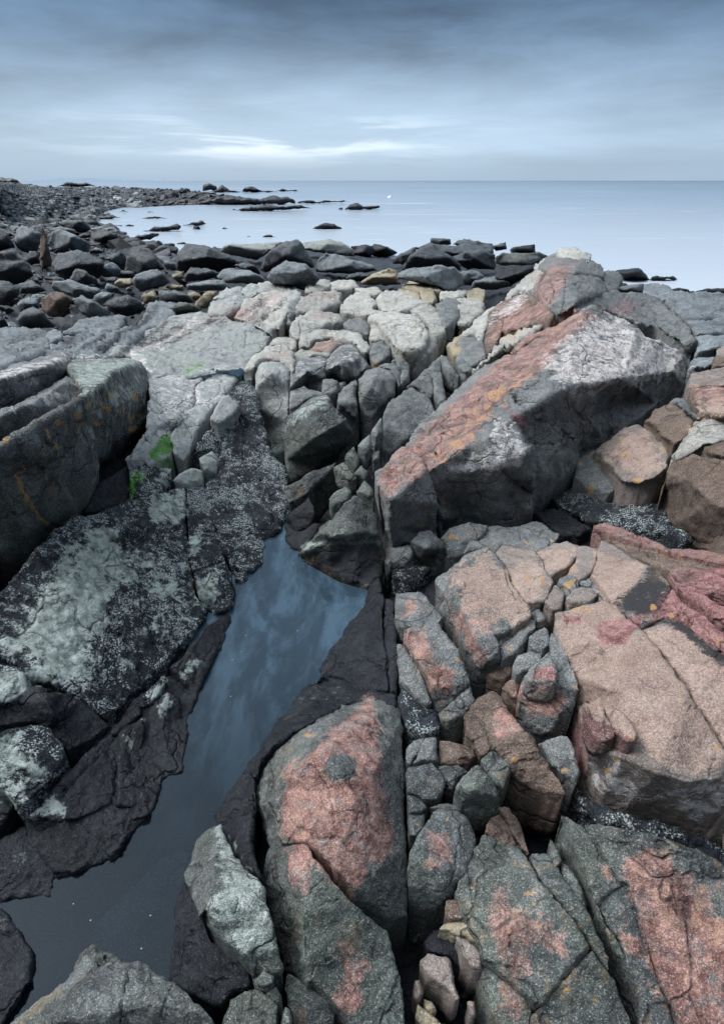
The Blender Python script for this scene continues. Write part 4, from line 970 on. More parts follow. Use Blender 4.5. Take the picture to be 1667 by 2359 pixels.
S|LB2|D|g|boulder|middle left slab, sandwiched between the bright topped and the orange spotted boulders|-80,975,-2 0,940,-1 150,872,-1 290,797,-1 410,722,0 470,742,0 500,780,-2 535,835,-5 400,920,-6 250,1005,-6 100,1085,-7 -80,1175,-8|-80,1010,1 150,905,1 400,760,2 470,742,0|lift=10 dome=2 depth=30 amp=0.5
S|LB3|G|m|boulder|big left boulder with orange lichen spots on its sloping face|-80,412,0 100,282,0 250,202,0 400,115,1 540,30,2 480,-50,2 432,-110,2 430,-188,1 500,-188 620,-188 700,-208 800,-202 880,-172,-2 912,-122,-6 938,-10,-16 930,140,-24 932,210,-30 888,270,-33 760,430,-37 640,540,-39 590,620,-40 500,740,-40 330,890,-42 230,990,-42 130,1080,-42 0,1220,-44 -80,1310,-45|432,-110,2 540,30,4 620,-20,6 700,-110,7 800,-160,5 885,-165,-2;930,100,-24 800,270,-20 600,420,-16 400,560,-14 100,770,-14 -80,850,-14;700,100,-4;300,400,-2|lift=11 dome=2 depth=30 seed=77 amp=0.45
S|s1|D|l|rock_slab|pale cracked slab behind the orange spotted boulder|930,735 1040,714 1162,746 1200,790 1205,900 1150,978 1105,1008 1040,1008 970,1050 950,1100 905,1100 930,950 935,800||dome=1.5 depth=30 amp=0.7
S|s2|D|l|rock_slab|small triangular pale slab at the edge of the shallow puddle|1172,746 1278,722 1208,787||dome=1 depth=20 amp=0.85
S|s3|G|l|rock_slab|long pale grey slab pointing down towards the green weed|1216,-20 1300,-84 1390,-112 1443,-95 1476,-75 1400,28 1340,90 1290,168 1235,238 1190,360 1155,432 1088,400 1083,330 1063,280 1113,206 1153,150 1208,100|||lift=0 dome=1.5 depth=30 amp=0.7
S|s4|G|l|rock_block|grey block draped with bright green weed|900,272 942,212 1050,222 1070,290 1083,370 1060,405 990,442 930,462 908,432 785,430 850,342||lift=-2 dome=2 depth=25 amp=0.85
S|s8|G|d|rock_block|dark block with trailing green weed under the grey weedy block|812,502 900,462 1000,482 1070,492 1078,560 1040,618 980,648 910,668 812,692||lift=-3 dome=2.5 depth=25 amp=0.85
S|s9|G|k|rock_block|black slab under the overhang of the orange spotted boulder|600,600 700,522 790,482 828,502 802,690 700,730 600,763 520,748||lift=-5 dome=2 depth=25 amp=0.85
S|s5|G|l|rock_block|small pale five sided block beside the dark cleft|1240,422 1318,382 1358,430 1348,508 1270,488||lift=2 dome=2 depth=14 amp=0.85
S|s6|G|l|rock_block|pale angular block at the top of the dark left slope|1320,152 1380,52 1420,32 1498,100 1450,150 1362,220 1312,182||lift=3 dome=2 depth=16 amp=0.85
S|s7|G|l|stone|pale oblong stone between the green weed and the five sided block|1083,560 1120,522 1200,482 1253,500 1253,560 1160,583||lift=1 dome=1.6 depth=14 amp=0.85
S|s12b|G|d|rock_block|dark speckled block at the centre of the left slope, above the yellow tuft|1168,612 1280,602 1308,740 1343,862 1230,877 1175,890||dome=2 lift=0 depth=25 amp=0.85
S|s10|G|d|rock_slab|broad dark speckled slab with a pale green field, left foreground|740,722 910,682 1010,642 1150,607 1163,720 1160,900 1183,1080 1213,1250 1270,1370 1228,1480 1130,1600 1000,1718 870,1868 740,1988 660,2046 600,1978 520,1918 400,1848 300,1808 180,1756 80,1676 -80,1656 -80,1345 0,1242 130,1102 330,912 480,787 600,777||dome=2 lift=0 depth=30 seed=11 amp=0.85
S|s11|G|d|rock_slab|tall black purple slope running down to the head of the pool|1400,45 1445,-58 1500,-75 1560,-58 1588,30 1612,120 1670,300 1697,420 1768,490 1788,600 1788,745,-4 1762,800,-6 1722,822,-7 1700,890,-7 1632,930,-7 1640,1010,-7 1638,1060,-8 1580,1130,-8 1540,1140,-8 1520,1180,-8 1480,1190,-8 1470,1120,-5 1440,1080 1398,1000 1353,870 1313,760 1292,600 1340,520 1362,430 1325,375 1245,400 1195,425 1240,330 1320,230 1420,150 1490,100||dome=2 lift=0 depth=30 seed=13 amp=0.85
S|s12|G|d|rock_block|dark block with a pale patch just above the yellow tuft|1182,902 1230,882 1340,882 1380,1000 1393,1058 1290,1098 1200,1122 1177,1000||dome=2 lift=1 depth=25 amp=0.85
S|s13|G|d|rock_block|pale flecked block overhanging the pool edge, left bank|1205,1132 1290,1107 1398,1067 1440,1150,-2 1463,1270,-5 1453,1330,-8 1400,1380,-9 1340,1388,-8 1285,1368,-6 1235,1260,-2||dome=3 lift=4 depth=25 amp=0.85
S|bank|J|k|rock_slab|low wet black shelf along the waterline under the left bank's blocks|1190,620 1290,400 1425,330 1400,440 1350,560 1290,700 1215,860 1170,970 1150,1100 1130,1290 1010,1330 960,1480 930,1560 800,1660 720,1820 620,1845 500,1900 330,1940 200,1740 165,1590 330,1400 500,1230 660,1050 870,860 1060,680||lift=-1 dome=1 depth=20 amp=0.85
S|s14|J|k|rock_block|black water side block with one pale streak, left bank|1060,642 1150,562 1290,392 1420,327,-3 1430,350,-7 1390,430,-7 1350,540,-7 1310,620,-7 1260,740,-7 1215,858,-8 1190,898,-8 1170,780,-3 1120,712,-1||dome=2.5 lift=3 depth=25 amp=0.85
S|s15|J|d|stone|pale topped sliver along the diagonal crack on the left bank|872,880 900,812 1020,692 1038,740 960,850 930,880||dome=2 lift=2 depth=18 amp=0.85
S|s16|J|k|rock_block|largest black tongue of rock on the left bank, with a pale tip|942,900 1045,792 1108,850 1140,960,-5 1158,1050,-8 1130,1180,-8 1110,1280,-8 1050,1300,-8 950,1230,-3 922,1130 932,1000||dome=3 lift=3 depth=25 amp=0.85
S|s17|J|k|rock_block|pale flecked black block left of the largest black tongue|742,1062 890,947 913,1020 898,1140 878,1230 1000,1242,-4 1008,1300,-6 960,1470,-8 880,1550,-7 722,1500 732,1300||dome=3 lift=2 depth=25 amp=0.85
S|s18|J|k|rock_block|narrow black block along the upper side of the diagonal crack|692,1030 870,862 888,938 732,1058 695,1052||dome=2 lift=1 depth=18 amp=0.85
S|s19|J|k|rock_slab|black slab below the diagonal crack on the left, pale at its tip|690,1062 730,1102 718,1300 708,1480 640,1510 560,1558 400,1598 180,1568 330,1400 500,1230 620,1112||dome=2 lift=1 depth=25 amp=0.85
S|s20|M|k|rock_slab|lowest black wet slab on the left bank reaching into the water|180,345 400,355 560,292 640,282 640,400 592,600,-6 500,660,-8 350,680,-8 205,480,-3||dome=3 lift=0 depth=25 amp=0.85
S|s20b|M|k|rock_block|black crumbled rock at the waterline of the left bank|655,300 780,262 935,262,-3 928,320,-5 830,360,-7 800,420,-8 720,580,-8 625,590,-8 650,440||dome=3 lift=1 depth=20 amp=2
S|s21|J|d|rock_block|pale lichened block at the left edge below the broad speckled slab|-80,622 0,632 100,642 178,692 173,790 100,838 0,898 -80,920||dome=2.5 lift=1 depth=25 amp=0.85
S|s22|J|k|rock_slab|dark slab with a raised dark ridge, left edge above the diagonal crack|108,860 182,745 300,792 420,802 520,852 640,962 688,1010 560,1108 410,1163 300,1040 210,982 0,1008 -80,1018 -80,935|182,745,0 290,830,4 340,930,3 410,1000,0|dome=2 lift=0 depth=25 amp=0.85
S|s23|J|d|rock_block|mottled green white block at the left edge, above the dark opening|-80,1062 0,1052 200,1002 290,1022 400,1132 408,1208 300,1350 165,1500 100,1490 30,1402 -80,1390||dome=3 lift=3 depth=25 amp=0.85
S|s24|M|k|rock_block|black block at the left edge beside the dark opening|-80,162 0,165 60,222 88,262 60,330 0,400 -80,440||dome=3 lift=-2 depth=25 amp=0.85
S|s25|M|k|rock_slab|black half drowned slab at the lower left edge|-80,520 0,492 120,402 170,400 205,500 345,690 318,720 315,820 200,820 0,850 -80,850||dome=2 lift=-3 depth=25 amp=0.85
S|s26|M|k|rock_slab|lowest black half drowned slab at the lower left edge|-80,902 30,932 100,1042 158,1112 200,1200 190,1350 100,1500 0,1640 -80,1660||dome=3 lift=0 depth=25 amp=0.85
S|sub|M|g|submerged_slab|smooth triangular slab lying under the dark water of the pool|990,592,-3 1110,542,-3 1180,560,-3 1180,700,-4 1150,900,-4 1110,1150,-5 1080,1400,-5 900,1330,-5 770,1270,-5 560,1180,-5 600,1010,-4 700,902,-4 850,762,-4||ab=1 dome=.5 depth=12 amp=.5
S|C1|E|l|rock_pillar|tall pale green pillar of rock left of centre|250,652,0 280,632 380,634 448,680 453,800,-3 453,940,-9 440,1000,-12 435,1080,-16 420,1170,-22 345,1200,-27 325,1150,-24 290,1060,-19 240,920,-11 235,800,-5|250,652,0 340,700,3 453,740,0|lift=5 dome=3 depth=35 amp=0.6
S|C2|E|w|rock_block|pink tinged pale block on top of the tall pale green pillar|160,692,-6 220,602 300,547 380,532 440,542 473,580 468,695 448,662 390,627 280,627 245,655,0 240,748,-9 200,780,-10 162,742,-9||lift=7 dome=3 depth=25 amp=0.85
S|C3|E|w|rock_block|smooth pale cap block above the pink tinged block|312,540 350,492 430,480 488,492 488,530 470,558 440,535 370,528||lift=5 dome=3 depth=20 amp=0.85
S|g1e|E|g|rock_block|flat topped grey block right of the tall pillar|457,790 462,652 520,612 640,597 678,620 670,740,-5 650,808,-9 550,792,-9 470,800,-9|457,700,0 560,690,2 675,650,0|lift=5 dome=2 depth=25 amp=0.6
S|g2e|E|w|rock_block|thin pale block above the flat topped grey block|467,630 490,572 560,552 700,572 698,598 640,593 520,608||lift=5 dome=3 depth=20 amp=0.85
S|g3|E|g|rock_block|large smooth rounded grey block at the heart of the outcrop|682,680 692,620 760,532 830,512 878,560 900,602 943,665,-3 860,740,-7 800,758,-9 720,728,-9 690,728,-6|692,620,2 780,640,4 900,602,1|lift=8 dome=4 depth=30 amp=0.6
S|g4|E|p|rock_block|pink capped thin block behind the large smooth grey block|582,555 620,512 700,497 788,512 720,558 700,573||lift=6 dome=3 depth=20 amp=0.85
S|g5|E|w|rock_block|pale pinkish rounded block on the left of the outcrop's second row|512,500 540,462 620,432 698,432 690,482 600,502 570,550 520,538||lift=6 dome=4 depth=25 amp=0.85
S|g6|E|w|rock_block|long arched pale grey block in the outcrop's second row|702,480 700,440 752,440 860,452 938,512 958,540 930,578 890,560 840,512 780,500||lift=6 dome=4 depth=25 amp=0.85
S|g7|E|g|stone|small cube of grey rock wedged under the large smooth grey block|652,800 662,747 720,732 748,750 745,818 700,838 662,828||lift=4 dome=4 depth=20 amp=0.85
S|g8|E|g|stone|tiny grey wedge beside the small grey cube|755,762 798,757 788,788 757,812||lift=2 dome=2 depth=14 amp=0.85
S|g9|E|g|rock_block|low grey block behind the domed boulder left of centre|460,812 540,792 640,822 678,840 600,850 540,880 460,918||lift=3 dome=3 depth=25 amp=0.85
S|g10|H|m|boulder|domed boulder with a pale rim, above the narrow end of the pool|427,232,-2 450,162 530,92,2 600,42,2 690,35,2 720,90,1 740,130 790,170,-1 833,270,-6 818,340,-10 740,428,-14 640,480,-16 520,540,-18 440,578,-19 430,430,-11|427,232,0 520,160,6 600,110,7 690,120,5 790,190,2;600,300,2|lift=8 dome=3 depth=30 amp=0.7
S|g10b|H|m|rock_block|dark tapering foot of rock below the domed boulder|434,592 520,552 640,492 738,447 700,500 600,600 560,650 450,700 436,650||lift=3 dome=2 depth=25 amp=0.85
S|g11|E|g|rock_block|leaning grey wedge left of the heart shaped block|757,830 800,782 863,742 873,780 850,822 878,900,-4 878,960,-8 860,988,-9 800,940,-5 762,880||lift=4 dome=4 depth=25 amp=0.85
S|g12|E|g|boulder|heart shaped grey block with a vertical crack, centre of the outcrop|882,742 940,682 1000,662 1080,690 1108,740 1098,830,-3 1040,900,-6 960,973,-10 920,950,-9 897,870,-4|882,742,0 980,740,4 1108,740,1|lift=7 dome=5 depth=30 amp=0.6
S|g13|E|g|rock_block|grey block behind the heart shaped block|1002,658 1060,642 1128,642 1138,700 1133,778 1112,742 1082,690||lift=6 dome=4 depth=25 amp=0.85
S|g14|E|g|rock_block|small rough block right of the heart shaped block, above the dark gully|1092,630 1130,602 1178,620 1198,680 1188,740 1140,768 1145,682||lift=5 dome=4 depth=25 amp=0.85
S|g15|E|g|stone|round dark grey stone in a hollow of the outcrop|947,580 970,522 1030,512 1068,540 1078,580 1040,628 980,638||lift=4 dome=6 depth=20 amp=0.85
S|g16|E|g|rock_slab|diamond shaped grey slab with faint pink streaks, left of the great boulder's slope|1037,960 1070,892 1210,792 1298,840 1343,900 1353,950 1288,1030,-2 1178,1120,-4 1075,1213,-7 1032,1200,-7 1007,1140,-4 1042,1040||lift=5 dome=2 depth=30 amp=0.6
S|g17|E|g|rock_block|grey block with warm edge above the diamond shaped slab|1182,790 1290,702 1333,722 1343,800 1333,848 1280,820 1212,787||lift=4 dome=3 depth=25 amp=0.85
S|g18|E|g|rock_block|narrow tall block right of the warm edged block|1292,690 1340,642 1398,592 1390,660 1400,760 1423,860 1380,888 1350,830 1340,730||lift=4 dome=3 depth=25 amp=0.85
S|g19|E|g|stone|pointed fragment leaning in the notch near the great boulder|1392,592 1430,602 1478,690 1508,718 1460,700 1402,642||lift=6 dome=2 depth=16 amp=0.85
S|g20|E|g|stone|cube like fragment at the upper end of the notch|1482,612 1528,612 1588,670 1558,708 1520,690||lift=6 dome=3 depth=18 amp=0.85
S|g21|E|w|boulder|rounded pinkish boulder at the left of the outcrop, upper row|460,402 520,342 620,312 758,332 778,380 700,400 640,430 540,470 500,490 462,462||lift=5 dome=6 depth=25 amp=0.85
S|g22|E|g|stone|round grey stone perched in the middle of the outcrop|792,402 820,367 900,362 943,402 938,460 860,438||lift=6 dome=6 depth=20 amp=0.85
S|g23|E|w|rock_block|pale fractured block beside the round perched stone|952,460 952,402 1010,402 1048,450 1040,500 960,498||lift=4 dome=4 depth=20 amp=0.85
S|g24|E|w|boulder|big pale yellowish boulder with dark veins, upper outcrop|952,362 1050,332 1200,327 1268,360 1308,440 1298,520 1240,568 1150,578 1090,530 1050,460 1002,400|952,362,0 1080,420,3 1240,400,2|lift=8 dome=5 depth=30 amp=0.85
S|g25|E|w|rock_block|creased grey block wrapped round the right of the yellowish boulder|1192,310 1300,282 1368,320 1413,400 1400,450 1330,558 1290,618 1240,656 1182,620 1152,590 1250,572 1308,520 1312,430 1272,350||lift=2 dome=4 depth=30 amp=0.85
S|g26|E|g|rock_block|smooth grey block at the right shoulder of the outcrop|1362,270 1420,252 1500,262 1518,300 1480,380 1420,420 1390,342||lift=4 dome=4 depth=25 amp=0.85
S|g27|E|w|rock_block|shadowed block with ochre top right of the grey shoulder|1510,252 1560,232 1622,252 1648,320 1560,398 1500,398 1502,332||lift=3 dome=4 depth=25 amp=0.85
S|g28|E|w|boulder|pale boulder with white top, upper left of the outcrop|492,290 512,242 580,212 680,202 760,200 770,262 650,308 560,318 500,308||lift=4 dome=5 depth=25 amp=0.85
S|g29|E|w|rock_block|smooth pale cap at the upper left corner of the outcrop|552,198 562,152 600,122 690,132 698,170 640,192||lift=5 dome=5 depth=25 amp=0.85
S|g30|E|w|rock_block|flat pale block on the outcrop's skyline beside the corner cap|702,150 760,122 850,127 883,160 800,178 702,178||lift=4 dome=4 depth=25 amp=0.85
S|g31|E|w|boulder|weathered boulder with dark seams in the upper outcrop|772,290 800,242 880,202 940,212 988,270 960,298 1048,328 900,328 782,318||lift=4 dome=5 depth=25 amp=0.85
S|g32|E|w|rock_block|low pale rib right of the flat skyline block|862,172 1000,172 1018,192 1000,208 900,200||lift=4 dome=4 depth=20 amp=0.85
S|g33|E|w|boulder|dark seamed boulder right of the weathered boulder|1002,240 1050,192 1110,202 1250,242 1318,270 1180,308 1060,328 1010,288||lift=3 dome=5 depth=25 amp=0.85
S|g34|E|y|rock_block|yellowish rounded rib on the far side of the outcrop|1152,150 1230,122 1330,152 1388,190 1300,188 1180,178||lift=5 dome=5 depth=20 amp=0.85
S|g35|E|y|stone|small squarish yellowish stone in the outer row of the outcrop|1262,190 1338,187 1358,240 1338,268 1282,248||lift=4 dome=4 depth=16 amp=0.85
S|g36|E|y|stone|yellowish stone left of the squarish yellowish one|1132,182 1250,192 1258,236 1182,228||lift=4 dome=4 depth=16 amp=0.85
S|g37|E|w|rock_block|pale block at the right end of the outer row|1392,202 1500,177 1558,192 1520,228 1402,248||lift=3 dome=4 depth=20 amp=0.85
S|g38|E|y|rock_block|ochre topped block beside the right end of the outer row|1542,192 1660,182 1658,248 1562,228||lift=4 dome=4 depth=20 amp=0.85
S|g39|E|l|rock_slab|long striped pale slab on the skyline left of the outcrop|150,202 200,152 340,142 440,142 498,170 508,222 480,330,-8 440,398,-12 430,300,-2 400,222 340,192 280,192 202,228||lift=6 dome=3 depth=25 amp=0.85
S|g40|E|w|rock_slab|pink and white striped slab sloping down to the outcrop|102,350 180,262 280,197 380,182 428,230 448,290,-3 400,398,-11 350,468,-14 300,438,-10 200,378,-3||lift=7 dome=4 depth=30 amp=0.85
S|g41|E|l|rock_slab|striped grey slab left of the pink and white striped slab|-40,330 -30,252 60,172 150,172 160,220 215,232 130,288 60,338||lift=4 dome=3 depth=25 amp=0.85
S|C4|D|l|rock_slab|wide pale slab with a mossy hollow, middle left|700,600 800,520 900,452 1020,402 1100,352 1250,317 1330,332 1430,372 1500,382 1560,402 1620,442 1668,490 1648,548 1568,608 1510,688 1490,718 1440,708 1390,693 1290,718 1170,738 1040,708 945,730 930,690 890,640 820,605||lift=1 dome=1 depth=30 amp=0.7
S|D2|D|s|rock_slab|purplish black striped slab in front of the pile of boulders|262,590 330,522 600,442 740,442 830,402 900,362 940,292 1000,262 1090,272 1098,340 1000,398 880,458 780,538 700,598 620,618 560,618 430,598||lift=0 dome=2 depth=25 amp=0.85
S|D3|D|s|rock_slab|grey slab behind the purplish striped slab|392,450 500,382 620,352 778,352 738,430 640,468 550,450||lift=3 dome=3 depth=20 amp=0.85
S|D4|D|s|rock_slab|blue grey slab at the left edge behind the bright topped boulder|-80,420 80,425 200,432 280,442 308,500 288,560 240,598 100,648 -80,710||lift=0 dome=2.5 depth=25 amp=0.85
S|D5|D|s|rock_block|small dark block sitting on the blue grey slab|290,452 350,432 392,462 380,490 310,502||lift=5 dome=5 depth=15 amp=0.85
S|e7|F|b|boulder|orange brown boulder leaning left of the great boulder's ledges|132,508 162,342 232,272 330,217 400,217 480,262 558,330 558,350 480,378 350,428 242,448 200,560 150,588||ab=0 lift=4 dome=7 depth=30 amp=.4
S|e8|F|w|rock_slab|pale slab with dark seams left of the orange brown boulder|0,460 100,362 250,252 225,285 155,345 130,440 108,508 80,470||lift=3 dome=3 depth=25 amp=0.85
S|e9|F|g|rock_block|fractured grey block at the lower end of the pale seamed slab|-30,480 70,452 128,530 148,598 100,640 40,658 0,690 -50,640||lift=2 dome=4 depth=25 amp=0.85
S|g42|E|y|rock_block|brown yellow block above the notch, right of the dark gully|1440,530 1500,472 1530,460 1530,520 1550,598 1480,600||lift=2 dome=4 depth=25 amp=0.85
S|e3r|F|g|boulder|tall knoll of cracked grey and pink rock on the right skyline|457,190 520,110 560,42 600,7 700,12 800,32 850,72 868,150 893,200 800,222 700,270 680,300,-3 640,320,-4 580,338,-5 500,262,-3||lift=6 dome=12 depth=60 amp=.4
S|e2r|C|g|rock_block|rough grey crest behind the tall knoll|470,580 520,522 600,497 720,502 800,542 860,592 872,640 800,630 700,612 600,606 560,622||lift=12 dome=9 depth=60 amp=.4
S|e1r|C|w|rock_block|pale cream topmost block of the right skyline knoll|575,492 600,467 700,472 760,492 790,527 780,540 700,520 600,510||lift=20 dome=5 depth=50 amp=0.85
S|e4r|F|w|rock_slab|pale pinkish slab leaning on the left flank of the knoll|252,250 350,132 420,62 500,-8 538,-8 528,60 450,160 350,190 282,238||lift=4 dome=4 depth=40 amp=0.85
S|e5r|F|g|rock_block|rusty shadowed block on the right flank of the knoll|862,62 960,72 988,110 950,180 900,198 872,140||lift=3 dome=6 depth=50 amp=.4
S|e6r|F|g|rock_slab|long curved grey slab with pink and white crest behind the great boulder|692,300 720,262 850,212 1000,202 1120,212 1200,242 1300,312 1400,402 1448,490 1438,560,-6 1400,588,-9 1370,540,-5 1300,480,-3 1200,412,-2 1100,388 950,330 830,287 780,318 700,328||lift=5 dome=5 depth=35 amp=.4
S|e12|F|s|rock_slab|layered grey slab near the waterline on the right|1110,160 1180,142 1260,172 1290,202 1408,207 1420,240 1250,248 1120,212||lift=0 dome=5 depth=40 amp=0.85
S|e15|F|s|rock_slab|wide wrinkled grey slab at the right edge, upper one|1272,262 1350,232 1480,217 1720,240 1720,370 1500,368 1400,378 1310,310||lift=2 dome=5 depth=35 amp=0.85
S|e16|F|s|rock_slab|wrinkled grey slab at the right edge, second from the top|1392,380 1500,372 1600,362 1720,380 1720,460 1550,458 1450,468||lift=3 dome=5 depth=30 amp=0.85
S|e17|F|s|rock_slab|wrinkled grey slab at the right edge, third from the top|1452,480 1560,457 1720,470 1720,530 1560,555 1450,588||lift=2 dome=5 depth=30 amp=0.85
S|e18|F|s|rock_block|low grey block in the cleft right of the great boulder's tip|1402,640 1450,602 1560,602 1578,640 1500,676 1410,676||lift=0 dome=5 depth=30 amp=0.85
S|e19|F|p|boulder|small pinkish boulder at the right edge above the orange brown one|1572,540 1720,522 1720,588 1580,588||lift=3 dome=5 depth=25 amp=0.85
S|e20|F|b|boulder|small orange brown boulder at the right edge above the flat pink one|1562,602 1720,592 1720,656 1560,668||lift=3 dome=5 depth=25 amp=0.85
"""
